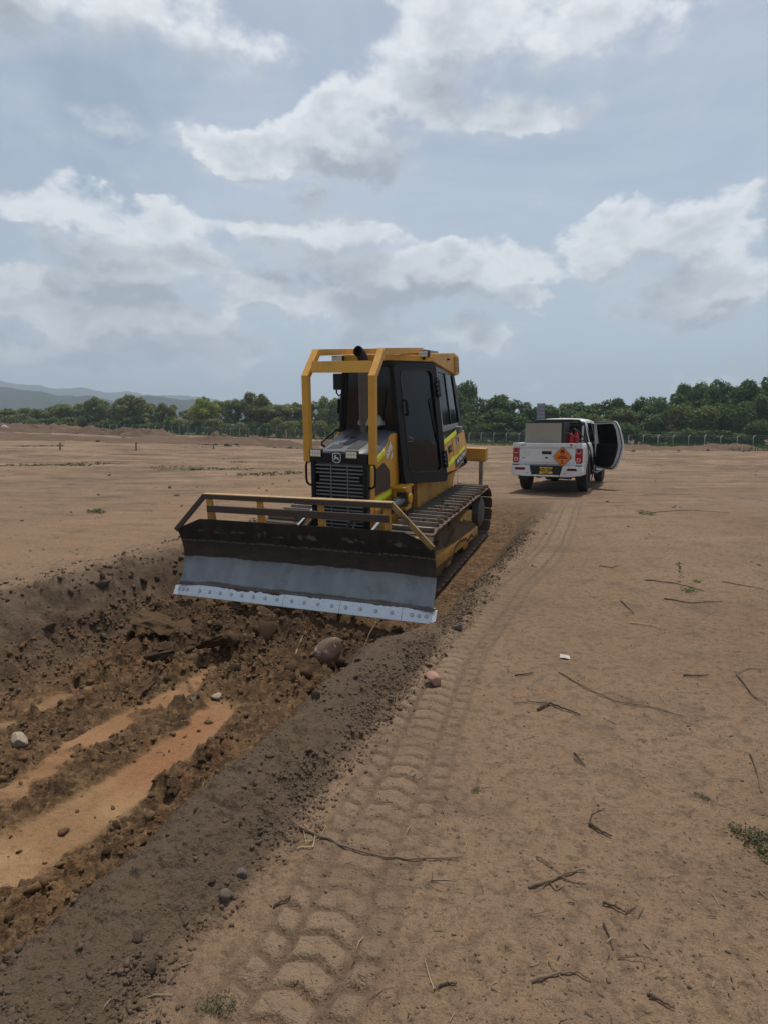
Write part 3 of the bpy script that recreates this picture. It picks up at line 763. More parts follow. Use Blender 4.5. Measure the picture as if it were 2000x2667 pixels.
# leaping stag emblem in a rounded shield
def deer(M, s, mat, bg, parent):
    ring = [(.50, .34), (.42, .47), (.26, .52), (-.26, .52), (-.42, .47), (-.50, .34), (-.47, -.30), (-.40, -.42), (0, -.55), (.40, -.42), (.47, -.30)]
    def put(poly, z, nm, mt, hole=None):
        q = MB(); n_ = len(poly)
        if hole is None:
            q.add([M @ Vector((x*s, y*s, z)) for x, y in poly] , [tuple(range(n_))])
        else:
            q.add([M @ Vector((x*s, y*s, z)) for x, y in poly] + [M @ Vector((x*s*hole, y*s*hole, z)) for x, y in poly], [(i, (i+1) % n_, n_+(i+1) % n_, n_+i) for i in range(n_)])
        return q.obj(nm, mt, parent)
    e = put(ring, 0, 'emblem', bg); put(ring, .0008, 'emblem_border', mat, .88)
    stag = [(-.34, -.20), (-.20, -.17), (-.12, -.06), (.06, -.06), (.18, -.16), (.34, -.30), (.37, -.27), (.24, -.10), (.20, .03), (.06, .08), (-.06, .10), (-.10, .20), (-.02, .34), (-.07, .36), (-.14, .27), (-.18, .35), (-.22, .33), (-.18, .22), (-.30, .17), (-.29, .12), (-.20, .11), (-.18, .0), (-.26, -.09), (-.36, -.14)]
    put(stag, .0012, 'emblem_stag', mat)
deer(frame_matrix((-.02, -1.5065, 1.765), (1, 0, 0), (0, 0, 1)), .115, WHITE, DECALB, dz)
# ---- grab handles
for sd in (1, -1):
    x = sd*.385; xo = sd*(.385+.085)
    q = MB(); q.tube([(x-sd*.01, -1.44, 1.70), (x+sd*.04, -1.45, 1.70), (xo-sd*.012, -1.455, 1.685), (xo, -1.455, 1.65), (xo, -1.455, 1.47), (xo-sd*.012, -1.455, 1.425), (x+sd*.04, -1.45, 1.40), (x-sd*.01, -1.44, 1.40)], .0145, 10)
    q.obj('grab_handle', BLK, dz, sm=True)
    if sd > 0: continue
    q = MB(); q.tube([(sd*.38, -.98, 1.80), (sd*.47, -.99, 1.86), (sd*.485, -.95, 1.90), (sd*.485, -.52, 2.02), (sd*.47, -.46, 2.02), (sd*.40, -.44, 1.96)], .016, 10)
    q.obj('hood_rail', BLK, dz, sm=True)
# ---- LED work lights
def led(c, parent, rx=0.0, w=.155, hgt=.095, tilt=0.0):
    L = empty_part = None
    M = Matrix.Translation(c) @ Matrix.Rotation(rx, 4, 'Z') @ Matrix.Rotation(tilt, 4, 'X')
    q = MB(); q.box((-w/2, -.02, -hgt/2), (w/2, .04, hgt/2), 0, M); q.box((-.02, 0, -hgt/2-.03), (.02, .02, -hgt/2), 0, M)
    for k in range(5): q.box((-w/2+.01, .04, -hgt/2+.01+k*.018), (w/2-.01, .055, -hgt/2+.018+k*.018), 0, M)
    o = q.obj('work_light', BLK, parent, bevel=.002)
    q = MB(); q.box((-w/2+.006, -.024, -hgt/2+.006), (w/2-.006, -.020, hgt/2-.006), 0, M); le = q.obj('lens', LEDL, o)
    q = MB()
    for i in range(4):
        for j in range(2):
            cx_ = -w/2+.006+(i+.5)*(w-.012)/4; cz = -hgt/2+.006+(j+.5)*(hgt-.012)/2
            vs_ = [M @ Vector((cx_+.015*math.cos(a), -.0245, cz+.016*math.sin(a))) for a in [k*math.pi/5 for k in range(10)]] + [M @ Vector((cx_, -.0285, cz))]
            q.add(vs_, [(k, (k+1) % 10, 10) for k in range(10)])
    q.obj('led', WHITE, o)
led((-.30, -1.50, 1.815), dz); led((.185, -1.50, 1.812), dz)
# ---- front guard of square tube
g = MB(); sw = .085
for sd in (1, -1):
    x = sd*.44
    g.bar((x, -1.45, 1.70), (x, -1.45, 2.755), sw, sw, (0, 1, 0))
    g.prism([(-1.45-sw/2, 2.755), (-1.45+sw/2, 2.735), (-1.13, 3.005), (-1.17, 3.085)], 'x', x-sw/2-.001, x+sw/2+.001)
    g.prism([(-1.17, 3.083), (-1.13, 3.003), (.42, 3.085), (.42, 3.160)], 'x', x-sw/2, x+sw/2)
guard = g.obj('front_guard', YEL, dz, bevel=.004)
g = MB(); g.prism([(-1.425, 2.79), (-1.345, 2.80), (-1.285, 2.90), (-1.365, 2.93)], 'x', -.396, .396); g.obj('cross_bar', YEL, guard, bevel=.003)
g = MB(); g.box((-.396, .33, 3.082), (.396, .41, 3.155)); g.obj('cross_bar', YEL, guard, bevel=.003)
for sd in (1, -1):
    g = MB(); g.box((sd*.44-.03, .28, 3.03), (sd*.44+.03, .36, 3.09)); g.obj('guard_foot', YEL, guard, bevel=.003)
# ---- exhaust stack and pre-cleaner
e = MB()
path = [(-.02, -.62, 1.93), (-.02, -.62, 2.2), (-.02, -.62, 2.93)]
e.tube(path, [.040, .060, .074], 18)
ex = e.obj('exhaust_stack', RUST, dz, sm=True)
e = MB(); arc = []
for k in range(9):
    a = k*1.35/8; arc.append((-.02-.040*(1-math.cos(a)), -.62-.155*(1-math.cos(a)), 2.93+.150*math.sin(a)))
e.tube(arc, .068, 20, cap=False); e.tube(arc[1:], .060, 20, cap=False); e.obj('elbow', RUSTD, ex, sm=True)
e = MB(); e.lathe([(0, .12), (.03, .185), (.06, .185), (.10, .165), (.15, .13), (.18, .07), (.185, .01)], (.03, -.47, 2.075), 'z', 28); e.obj('air_precleaner', DOMEM, dz, sm=True)
# ---- cab
CF = (Vector((.45, -.40, 1.36)), Vector((.31, -.49, 2.93)))
CB = (Vector((.80, .475, 1.26)), Vector((.62, .34, 2.95)))
CR = (Vector((.78, 2.00, 1.30)), Vector((.60, 1.60, 2.85)))
def cz(c, z):
    a, b = c; k = (z-a.z)/(b.z-a.z); return a + (b-a)*k
def mir(p, sd): return Vector((p.x*sd, p.y, p.z))
def bil(q, u, v):
    a, b, c, d = q; return (a*(1-u)+b*u)*(1-v) + (d*(1-u)+c*u)*v
def panel(q, poly, off, thick, hole=None):
    """slab on the quad q following a (u,v) outline, optionally with a hole of the same vertex count"""
    nrm = (q[1]-q[0]).cross(q[3]-q[0]).normalized(); m = MB(); n_ = len(poly)
    A = [bil(q, u, v) for u, v in poly]
    if hole is None:
        vs_ = [p+nrm*off for p in A] + [p+nrm*(off+thick) for p in A]
        m.add(vs_, [tuple(range(n_))[::-1], tuple(range(n_, 2*n_))] + [(i, (i+1) % n_, n_+(i+1) % n_, n_+i) for i in range(n_)])
    else:
        Hh = [bil(q, u, v) for u, v in hole]
        vs_ = [p+nrm*off for p in A]+[p+nrm*(off+thick) for p in A]+[p+nrm*off for p in Hh]+[p+nrm*(off+thick) for p in Hh]
        fs = []
        for i in range(n_):
            j = (i+1) % n_
            fs += [(n_+i, n_+j, 3*n_+j, 3*n_+i), (i, 2*n_+i, 2*n_+j, j), (i, j, n_+j, n_+i), (2*n_+j, 2*n_+i, 3*n_+i, 3*n_+j)]
        m.add(vs_, fs)
    return m
def rrect(u0, v0, u1, v1, ru, rv):
    return [(u0+ru, v0), (u1-ru, v0), (u1-ru*.3, v0+rv*.3), (u1, v0+rv), (u1, v1-rv), (u1-ru*.3, v1-rv*.3), (u1-ru, v1), (u0+ru, v1), (u0+ru*.3, v1-rv*.3), (u0, v1-rv), (u0, v0+rv), (u0+ru*.3, v0+rv*.3)]
cabf = MB()
for sd in (1, -1):
    for c, r in ((CF, .030), (CB, .036), (CR, .034)):
        cabf.tube([mir(cz(c, 1.30), sd), mir(cz(c, 2.95), sd)], r, 8)
    cabf.bar(mir(cz(CF, 2.93), sd), mir(cz(CB, 2.93), sd), .05, .07); cabf.bar(mir(cz(CB, 2.90), sd), mir(cz(CR, 2.84), sd), .05, .06)
    cabf.bar(mir(cz(CB, 1.915), sd), mir(cz(CR, 1.905), sd), .05, .05)
cabf.bar(mir(cz(CF, 2.93), -1), cz(CF, 2.93), .05, .07); cabf.bar(mir(cz(CF, 1.98), -1), cz(CF, 1.98), .05, .06); cabf.bar(mir(cz(CR, 2.84), -1), cz(CR, 2.84), .05, .06)
cab = cabf.obj('cab_frame', BLK, dz, sm=True)
q = MB(); vs_ = []
for z in (1.27, 1.31): vs_ += [mir(cz(CF, z), -1), cz(CF, z), cz(CB, z), cz(CR, z), mir(cz(CR, z), -1), mir(cz(CB, z), -1)]
q.add([v*1.0 for v in vs_], [(5, 4, 3, 2, 1, 0), (6, 7, 8, 9, 10, 11)] + [(i, (i+1) % 6, 6+(i+1) % 6, 6+i) for i in range(6)]); q.obj('cab_floor', INTER, cab)
q = MB(); q.box((-.25, .55, 1.35), (.25, 1.10, 1.78)); q.box((-.25, 1.08, 1.78), (.25, 1.24, 2.45)); q.box((-.12, 1.10, 2.46), (.12, 1.2, 2.66)); q.box((.27, .5, 1.78), (.36, 1.05, 1.86)); q.box((-.36, .5, 1.78), (-.27, 1.05, 1.86))
q.obj('operator_seat', INTER, cab, bevel=.03)
q = MB(); q.box((-.30, -.42, 1.35), (.30, -.12, 1.95)); q.tube([(.33, .45, 1.86), (.33, .42, 2.02)], .02, 8); q.tube([(-.33, .45, 1.86), (-.33, .42, 2.02)], .02, 8); q.obj('console', INTER, cab, bevel=.02)
fq = [mir(cz(CF, 1.99), -1), cz(CF, 1.99), cz(CF, 2.92), mir(cz(CF, 2.92), -1)]
panel(fq, rrect(.03, .02, .97, .98, .06, .04), -.004, .008).obj('windshield', GLASS, cab)
rq = [cz(CR, 1.92), mir(cz(CR, 1.92), -1), mir(cz(CR, 2.83), -1), cz(CR, 2.83)]
panel(rq, rrect(.03, .03, .97, .97, .06, .06), -.004, .008).obj('rear_window', GLASS, cab)
q = MB(); q.tube([bil(fq, .72, .05)+Vector((0, -.02, 0)), bil(fq, .86, .62)+Vector((0, -.02, 0))], .007, 6); q.obj('wiper', BLK, cab)
for sd in (1, -1):
    a, b, c, d = [mir(p, sd) for p in (cz(CF, 1.30), cz(CB, 1.22), cz(CB, 2.93), cz(CF, 2.91))]
    dq = [a, b, c, d] if sd > 0 else [b, a, d, c]
    def U(u): return u if sd > 0 else 1-u
    def PL(poly): return poly if sd > 0 else [(1-u, v) for u, v in poly][::-1]
    outer = rrect(-.035, .0, 1.03, 1.0, .06, .05); inner = rrect(.105, .095, .90, .945, .09, .05)
    door = panel(dq, PL(outer), .022, .045, PL(inner)).obj('door', BLK, dz, bevel=.008)
    panel(dq, PL(rrect(.10, .09, .905, .95, .09, .05)), .035, .008).obj('door_glass', GLASS, door)
    lip = [bil(dq, *p)+(dq[1]-dq[0]).cross(dq[3]-dq[0]).normalized()*.070 for p in PL(inner)]
    q = MB(); q.tube(lip+[lip[0]], .006, 6); q.obj('door_seal', HYDR, door)
    nrm = (dq[1]-dq[0]).cross(dq[3]-dq[0]).normalized()
    q = MB(); p0 = bil(dq, U(.155), .585)+nrm*.05; p1 = bil(dq, U(.15), .70)+nrm*.05
    q.tube([p0, p0+nrm*.05, p1+nrm*.05, p1], .022, 8); q.obj('handle', BLK, door, sm=True)
    q = MB(); p0 = bil(dq, U(.11), .40)+nrm*.07; p1 = bil(dq, U(.20), .385)+nrm*.07; p2 = bil(dq, U(.20), .36)+nrm*.07
    q.tube([p0, p0+nrm*.03, p1+nrm*.03, p2+nrm*.03, bil(dq, U(.13), .36)+nrm*.07], .008, 8); q.obj('latch', LGREY, door, sm=True)
    for (v0, v1) in ((.12, .27), (.72, .86)):
        q = MB(); A_ = bil(dq, U(1.0), v0)+nrm*.07; B_ = bil(dq, U(1.0), v1)+nrm*.07
        q.bar(A_, B_, .07, .06, nrm); q.obj('hinge', BLK, door, bevel=.008)
        for kk in (.25, .5, .75):
            q = MB(); cpt = A_.lerp(B_, kk)+nrm*.03-(dq[1]-dq[0]).normalized()*.05*sd; q.tube([cpt, cpt+nrm*.012], .011, 8); q.obj('bolt', LGREY, door, sm=True)
    q = MB(); q.tube([bil(dq, U(.78), .70)+nrm*.06, bil(dq, U(.83), .52)+nrm*.06, bil(dq, U(.87), .36)+nrm*.06], .010, 6); q.tube([bil(dq, U(.78), .70)+nrm*.06, bil(dq, U(.97), .735)+nrm*.075], .007, 6); q.obj('wiper', BLK, door)
    # yellow rear quarter with window above
    a, b, c, d = [mir(p, sd) for p in (cz(CB, 1.30), cz(CR, 1.30), cz(CR, 1.88), cz(CB, 1.88))]
    sq = [a, b, c, d] if sd > 0 else [b, a, d, c]
    poly = [(.04, .06), (.50, .0), (.94, .22), (1.02, .40), (1.03, .98), (.93, .99), (.04, .80)]
    qp = panel(sq, PL(poly), .0, .05).obj('quarter_panel', YEL, dz, bevel=.008)
    panel(sq, PL([(.05, .79), (.62, .95), (.62, 1.06), (.05, .90)]), .052, .003).obj('reflective_tape', HIVIS, qp)
    panel(sq, PL([(.07, .16), (.40, .27), (.40, .39), (.07, .28)]), .052, .003).obj('reflective_tape', HIVIS, qp)
    panel(sq, PL([(.43, .29), (.92, .46), (.92, .52), (.43, .37)]), .052, .003).obj('reflective_tape', HIVIS, qp)
    panel(sq, PL([(.385, .03), (.400, .035), (.400, .89), (.385, .885)]), .0505, .002).obj('panel_gap', BLK, qp)
    panel(sq, PL([(.18, .52), (.33, .55), (.33, .73), (.18, .70)]), .052, .006).obj('latch_recess', BLK, qp)
    q = MB(); q.tube([bil(sq, U(.21), .66)+Vector((sd*.065, 0, 0)), bil(sq, U(.30), .58)+Vector((sd*.075, 0, 0))], .012, 8); q.obj('latch', LGREY, qp, sm=True)
    pl_ = panel(sq, PL([(.43, .05), (.93, .22), (.93, .43), (.43, .27)]), .054, .004).obj('number_plate', DECALB, qp)
    nrm2 = (sq[1]-sq[0]).cross(sq[3]-sq[0]).normalized()
    ux = (bil(sq, .93, .325)-bil(sq, .43, .16)) if sd > 0 else (bil(sq, .57, .16)-bil(sq, .07, .325))
    ctr = bil(sq, U(.68), .243)+nrm2*.0595
    t = MB(); t.add(*text_shape('MC467300', .145, frame_matrix(ctr, ux, (0, 0, 1)), spacing=.95, bold=.006)); t.obj('plate_number', WHITE, pl_)
    deer(frame_matrix(bil(sq, U(.62), .70)+nrm2*.054, (sq[1]-sq[0]), (0, 0, 1)), .21, WHITE, DECALB, qp)
    a, b, c, d = [mir(p, sd) for p in (cz(CB, 1.94), cz(CR, 1.93), cz(CR, 2.82), cz(CB, 2.90))]
    wq = [a, b, c, d] if sd > 0 else [b, a, d, c]
    sf = panel(wq, PL(rrect(.02, .0, 1.0, 1.0, .05, .05)), -.005, .03, PL(rrect(.16, .09, .90, .93, .05, .05))).obj('window_frame', LGREY, cab, bevel=.004)
    panel(wq, PL(rrect(.15, .08, .55, .94, .03, .05)), .004, .006).obj('sliding_pane', GLASS2, sf); panel(wq, PL(rrect(.53, .08, .91, .94, .03, .05)), .012, .006).obj('sliding_pane', GLASS, sf)
    panel(wq, PL([(.52, .08), (.545, .08), (.545, .94), (.52, .94)]), .010, .014).obj('window_divider', BLK, sf)
    panel(wq, PL([(.88, -.02), (1.0, -.02), (1.0, 1.0), (.88, 1.0)]), .026, .010).obj('rear_pillar', BLK, sf)
    q = MB(); pq = bil(wq, U(.72), -.02)+Vector((sd*.06, 0, 0)); q.box(pq-Vector((.05, .09, .05)), pq+Vector((.05, .09, .05))); q.obj('window_latch', LGREY, sf, bevel=.008)
# mirrors
for sd in (1, -1):
    if sd > 0:
        c_ = Vector((.665, .36, 2.60)); q = MB(); q.box(c_+Vector((-.03, -.045, -.17)), c_+Vector((.055, .085, .15))); mr = q.obj('mirror', BLK, dz, bevel=.015)
        q = MB(); q.tube([c_+Vector((0, -.03, -.12)), c_+Vector((.0, -.09, -.16)), c_+Vector((.02, .0, -.26)), c_+Vector((.05, .07, -.25)), c_+Vector((.05, .07, -.17))], .012, 8); q.obj('bracket', BLK, mr, sm=True)
    else:
        c_ = Vector((-.44, -.50, 2.68)); q = MB(); q.box(c_+Vector((-.075, -.02, -.11)), c_+Vector((.055, .03, .11))); mr = q.obj('mirror', BLK, dz, bevel=.012)
        q = MB(); q.tube([c_+Vector((.02, .0, .11)), c_+Vector((.06, .03, .0)), c_+Vector((.06, .03, -.15)), c_+Vector((.0, 0, -.19)), c_+Vector((-.03, 0, -.15)), c_+Vector((-.03, 0, -.11))], .012, 8)
        q.tube([c_+Vector((.05, .02, -.15)), (-.46, -.46, 2.15)], .010, 6); q.obj('bracket', BLK, mr, sm=True)
# roof, air conditioner cowl
outl = [(-.34, -.55), (.34, -.55), (.665, .31), (.655, 1.55), (-.655, 1.55), (-.665, .31)]
q = MB(); q.prism(outl, 'z', 2.955, 3.035); roof = q.obj('roof', YEL, dz, bevel=.012)
q = MB(); q.prism([(.30, 2.956), (.34, 3.075), (1.50, 3.125), (1.74, 3.085), (1.83, 2.79), (1.66, 2.77), (1.24, 2.83)], 'x', -.67, .67); cowl = q.obj('air_conditioner_cowl', YEL, dz, bevel=.014)
q = MB(); q.prism([(1.53, 2.80), (1.46, 3.07), (1.70, 3.06), (1.78, 2.81)], 'x', .668, .690); lv = q.obj('louver_frame', YEL, cowl, bevel=.004)
for k in range(11):
    z = 2.835+k*.021; k0 = 1.54-.066*k/10; s_ = MB(); s_.box((.689, k0, z), (.6925, k0+.20, z+.009)); s_.obj('louver_slot', BLK, lv)
q = MB(); q.box((.668, 1.05, 3.00), (.70, 1.13, 3.025)); q.obj('knob', BLK, cowl, bevel=.004)
q = MB(); q.box((-.2, .6, 3.10), (.45, 1.35, 3.145)); q.obj('roof_hatch', LGREY, cowl, bevel=.01)
led((.60, .06, 3.055), dz, -.25); led((-.40, -.60, 2.975), dz)
# ---- ripper at the rear
rp = MB(); rp.box((-.98, 2.70, 1.24), (.98, 2.93, 1.48)); ripper = rp.obj('ripper_beam', YEL2, dz, bevel=.012)
for x in (-.87, 0, .885):
    s_ = MB(); s_.prism([(2.77, 1.235), (2.88, 1.235), (2.885, .85), (2.86, .62), (2.74, .50), (2.70, .52), (2.78, .66), (2.785, .85)], 'x', x-.03, x+.03); s_.obj('ripper_shank', STEEL, ripper, bevel=.006)
for x in (-.42, .42):
    s_ = MB(); s_.bar((x, 2.2, .85), (x, 2.75, 1.30), .10, .16); s_.bar((x, 2.2, 1.20), (x, 2.75, 1.42), .09, .10); s_.obj('ripper_arm', YEL2, ripper, bevel=.008)
s_ = MB(); s_.tube([(.80, 1.35, 1.33), (.81, 1.36, 1.15), (.80, 1.33, .98)], .004, 6); s_.obj('hanging_cable', YEL, dz)

# ---- blade
bl_o = (0.062, -2.65, 0.018); bl_r = (0, -.0235, 0)
prof = [(.385, -.082), (.44, -.044), (.50, -.006), (.57, .028), (.64, .051), (.72, .062), (.80, .058), (.88, .042), (.96, .012), (1.045, -.028), (1.11, -.050), (1.172, -.068)]
xs_ = [-1.535, -1.40, -1.22, -1.0, -.7, -.35, 0, .35, .7, 1.0, 1.22, 1.40, 1.535]
def bl_pt(x, z, y):
    e_ = max(0, (abs(x)-1.22)/.315); zt = 1.172-.127*e_
    if z > zt: z = zt; y = np.interp(z, [p[0] for p in prof], [p[1] for p in prof])
    return (x, y-.05*e_, z)
v_, f_ = [], []
for off in (0, .022):
    for x in xs_:
        for (z, y) in prof:
            p = bl_pt(x, z, y); v_.append((p[0], p[1]+off, p[2]))
nx, nz = len(xs_), len(prof); B0 = nx*nz
for i in range(nx-1):
    for k in range(nz-1):
        a = i*nz+k; f_.append((a, a+nz, a+nz+1, a+1)); f_.append((B0+a, B0+a+1, B0+a+nz+1, B0+a+nz))
for i in range(nx-1):
    for k in (0, nz-1):
        a = i*nz+k; f_.append((a, B0+a, B0+a+nz, a+nz))
for i in (0, nx-1):
    for k in range(nz-1):
        a = i*nz+k; f_.append((a, a+1, B0+a+1, B0+a))
bm_ = MB(); bm_.add(v_, f_); blade = bm_.obj('blade', BLADE, dz, sm=True, loc=bl_o, rot=bl_r)
q = MB(); q.box((-1.56, -.094, .388), (1.55, -.060, .408)); q.obj('moldboard_lip', STEEL, blade, bevel=.003)
cuts = [(-1.605, -1.262), (-1.258, -.152), (-.148, .52), (.524, 1.212), (1.216, 1.572)]
for (x0, x1) in cuts:
    q = MB(); q.prism([(-.165, .270), (-.090, .392), (-.062, .384), (-.140, .256)], 'x', x0, x1); q.obj('cutting_edge', EDGE, blade, bevel=.004)
bx = [72, 95, 119, 190, 246, 303, 363, 421, 482, 543, 604, 679, 741, 807, 874, 940, 1008, 1078, 1148, 1236, 1266, 1297]
bolt = MB(); bolt.lathe([(-.0, .0165), (-.004, .0165), (-.005, .013), (-.0045, .012)], (0, 0, 0), 'y', 12); bolt_me = bolt.mesh('bolt', EDGEB)
ringm = MB(); ringm.lathe([(0, .0202), (-.0020, .0202), (-.0020, .0175), (0, .0175)], (0, 0, 0), 'y', 14)
ring_me = ringm.mesh('bolt_recess', DECALB)
for b_ in bx:
    x = -1.605 + (b_-45)/(1338-45)*3.177
    link('bolt', bolt_me, blade, (x, -.1290, .3300), (-.55, 0, 0)); link('bolt_recess', ring_me, blade, (x, -.1278, .3300), (-.55, 0, 0))
# rack above the blade
rk = MB()
zt, zm = 1.432, 1.285; yt = -.005
rk.box((-1.17, yt-.035, zt), (1.09, yt+.045, zt+.03)); rack = rk.obj('debris_rack', RACKT, blade, bevel=.003)
q = MB(); q.box((-1.17, yt-.041, zt-.030), (1.09, yt-.0355, zt+.022)); q.obj('rack_flange', RACKD, rack)
for (x0, z0, x1, z1) in ((-1.155, zt+.012, -1.535, 1.03), (1.075, zt+.012, 1.535, 1.03)):
    q = MB(); q.bar((x0, yt, z0), (x1, -.09, z1), .055, .034, (0, 1, 0)); q.obj('end_brace', RACKD if x0 < 0 else RACK, rack, bevel=.003)
q = MB(); q.box((-1.13, yt-.030, zm-.035), (1.06, yt+.03, zm-.025)); q.box((-1.13, yt-.031, zm-.034), (1.06, yt-.022, zm+.032)); q.box((-1.13, yt-.03, zm+.03), (1.06, yt+.02, zm+.037)); q.obj('middle_rail', RACKD, rack, bevel=.002)
for x in (-1.10, -.44, .30, 1.04):
    q = MB(); q.prism([(yt-.02, zt-.028), (yt+.04, zt-.0), (yt+.10, 1.10), (yt-.02, 1.10)], 'x', x-.035, x+.005); q.box((x-.035, yt-.022, 1.12), (x+.04, yt-.012, zt-.03)); q.obj('rack_post', YEL2, rack, bevel=.002)
# back of blade: ribs and push frame
q = MB()
for x in (-1.1, -.45, .45, 1.1): q.prism([(.02, .42), (.075, .72), (-.0, 1.10), (.14, 1.05), (.20, .70), (.14, .42)], 'x', x-.02, x+.02)
q.box((-1.4, .075, .62), (1.4, .14, .80)); q.box((-1.35, .04, 1.02), (1.35, .10, 1.09)); q.obj('back_ribs', YEL2, blade, bevel=.004)
q = MB()
for sd in (1, -1):
    q.bar((sd*.10, -2.50, .62), (sd*.50, -2.05, .60), .14, .20); q.bar((sd*.50, -2.08, .60), (sd*.50, -.55, .60), .14, .20)
q.box((-.55, -2.06, .55), (.55, -1.93, .68)); q.box((-.25, -2.45, .62), (-.05, -2.0, 1.0)); q.obj('push_frame', YEL2, dz, bevel=.01)
for sd in (1, -1):
    q = MB(); q.tube([(sd*.42, -1.75, .80), (sd*.62, -2.28, .80)], .05, 12); q.tube([(sd*.62, -2.28, .80), (sd*.75, -2.52, .80)], .028, 10); q.obj('angle_cylinder', HYDR, dz, sm=True)
q = MB(); q.tube([(.20, -1.42, 1.02), (.22, -1.75, .98), (.30, -2.0, .80)], .016, 8); q.tube([(.26, -1.42, 1.02), (.29, -1.72, 1.0), (.36, -2.0, .80)], .016, 8); q.obj('hydraulic_hose', HYDR, dz, sm=True)
# ================================================================== PICKUP TRUCK
WPAINT = paint('white_car_paint', (.70, .70, .685), .28, dirt=(.30, .24, .18), amount=.30, scale=1.6)
TYRE = paint('tyre_rubber', (.016, .015, .014), .85, dirt=(.10, .07, .05), amount=.55, scale=8, bump=.002)
RIM = paint('alloy_rim', (.22, .22, .23), .35, .7, dirt=(.09, .07, .05), amount=.4, scale=8)
REDL = plain('red_lens', (.42, .012, .014), .15)
REDD = plain('red_lens_dark', (.16, .006, .008), .2)
CLEARL = plain('clear_lens', (.50, .47, .46), .15)
PLATEY = plain('plate_yellow', (.72, .42, .02), .45)
ORANGE = plain('placard_orange', (.80, .17, .012), .5)
TANKB = paint('beige_tank_paint', (.335, .285, .225), .55, dirt=(.22, .18, .14), amount=.22, scale=2.5)
REDP = paint('red_paint', (.50, .012, .022), .35, dirt=(.2, .05, .04), amount=.15, scale=6)
RUB = plain('black_rubber', (.012, .012, .013), .5)
TRIM = plain('door_trim_black', (.010, .010, .011), .6)
CHR = plain('grey_tube', (.13, .135, .14), .35, .3)
TG = dark_glass('truck_glass', (.010, .012, .014), see=.30)
TK_YAW = -math.radians(26)
tkx, tky = 4.43, 15.94
tk = empty('pickup_truck', (tkx, tky, float(ground_z(np.array([tkx]), np.array([tky]))[0])), (0, 0, TK_YAW))
tk.scale = (.93, 1.0, 1.03)
tag(tk, 'white double cab pickup truck with its rear side door open, parked beyond the bulldozer', 'pickup truck')
# body skin: stations along the length, levels up the side; y is forward, rear axle at 0
WB = 3.15
def arch(y):
    z = .43
    for yc in (0.0, WB):
        d = abs(y-yc)
        if d < .50: z = max(z, .375+math.sqrt(max(.50**2-d*d, 0))*.98)
    return z
ysb = sorted(set([-1.12, -1.08, -.9, -.7, .38, .40, .56, .75, .95, 1.2, 1.46, 1.56, 1.8, 2.1, 2.4, 2.46, 2.62, 3.75, 3.95, 4.05] + [round(c+d, 3) for c in (0, WB) for d in (-.5, -.47, -.42, -.34, -.24, -.12, 0, .12, .24, .34, .42, .47, .5)]))
def belt(y): return 1.19 if y < .39 else np.interp(y, [.39, 2.4, 2.7, 3.9, 4.05], [1.12, 1.10, 1.11, 1.02, .90])
def halfw(y): return float(np.interp(y, [-1.12, -1.05, -.6, 2.6, 3.6, 4.0, 4.05], [.86, .885, .905, .905, .88, .76, .70]))
bs = MB()
def lvl(y):
    zb = arch(y); b = float(belt(y)); w = halfw(y)
    fl = .03*max(math.exp(-((y)/.45)**2), math.exp(-((y-WB)/.45)**2))
    return [(w-.05, zb), (w+fl, zb+.02), (w+fl*.6+.004, max(zb+.03, .70)), (w+.012, max(zb+.06, .93)), (w, b-.09), (w-.018, b-.02), (w-.04, b)]
def skip_side(y0, y1, k):   # rear right door opening
    return y0 >= .555 and y1 <= 1.47
for sd in (1, -1):
    for i in range(len(ysb)-1):
        A, B = lvl(ysb[i]), lvl(ysb[i+1])
        for k in range(len(A)-1):
            if sd > 0 and skip_side(ysb[i], ysb[i+1], k) : continue
            bs.add([(sd*A[k][0], ysb[i], A[k][1]), (sd*B[k][0], ysb[i+1], B[k][1]), (sd*B[k+1][0], ysb[i+1], B[k+1][1]), (sd*A[k+1][0], ysb[i], A[k+1][1])], [(0, 1, 2, 3)])
# bed: inner walls, floor, front wall; bonnet and nose
for sd in (1, -1):
    bs.add([(sd*.845, -1.08, 1.19), (sd*.865, .385, 1.19), (sd*.78, .385, 1.185), (sd*.78, -1.08, 1.185)], [(0, 1, 2, 3)])
    bs.add([(sd*.78, -1.08, 1.185), (sd*.78, .385, 1.185), (sd*.78, .385, .70), (sd*.78, -1.08, .70)], [(0, 1, 2, 3)])
bs.box((-.78, -1.08, .66), (.78, .385, .70)); bs.box((-.86, .36, .66), (.86, .384, 1.19))
bn = [2.62, 3.2, 3.75, 4.0]
for i in range(3):
    y0, y1 = bn[i], bn[i+1]; w0, w1 = halfw(y0)-.04, halfw(y1)-.04; z0, z1 = float(belt(y0)), float(belt(y1))
    bs.add([(-w0, y0, z0), (-w0*.5, y0, z0+.05), (w0*.5, y0, z0+.05), (w0, y0, z0), (-w1, y1, z1), (-w1*.5, y1, z1+.05), (w1*.5, y1, z1+.05), (w1, y1, z1)], [(0, 1, 5, 4), (1, 2, 6, 5), (2, 3, 7, 6)])
bs.box((-.70, 3.98, .45), (.70, 4.06, .93))
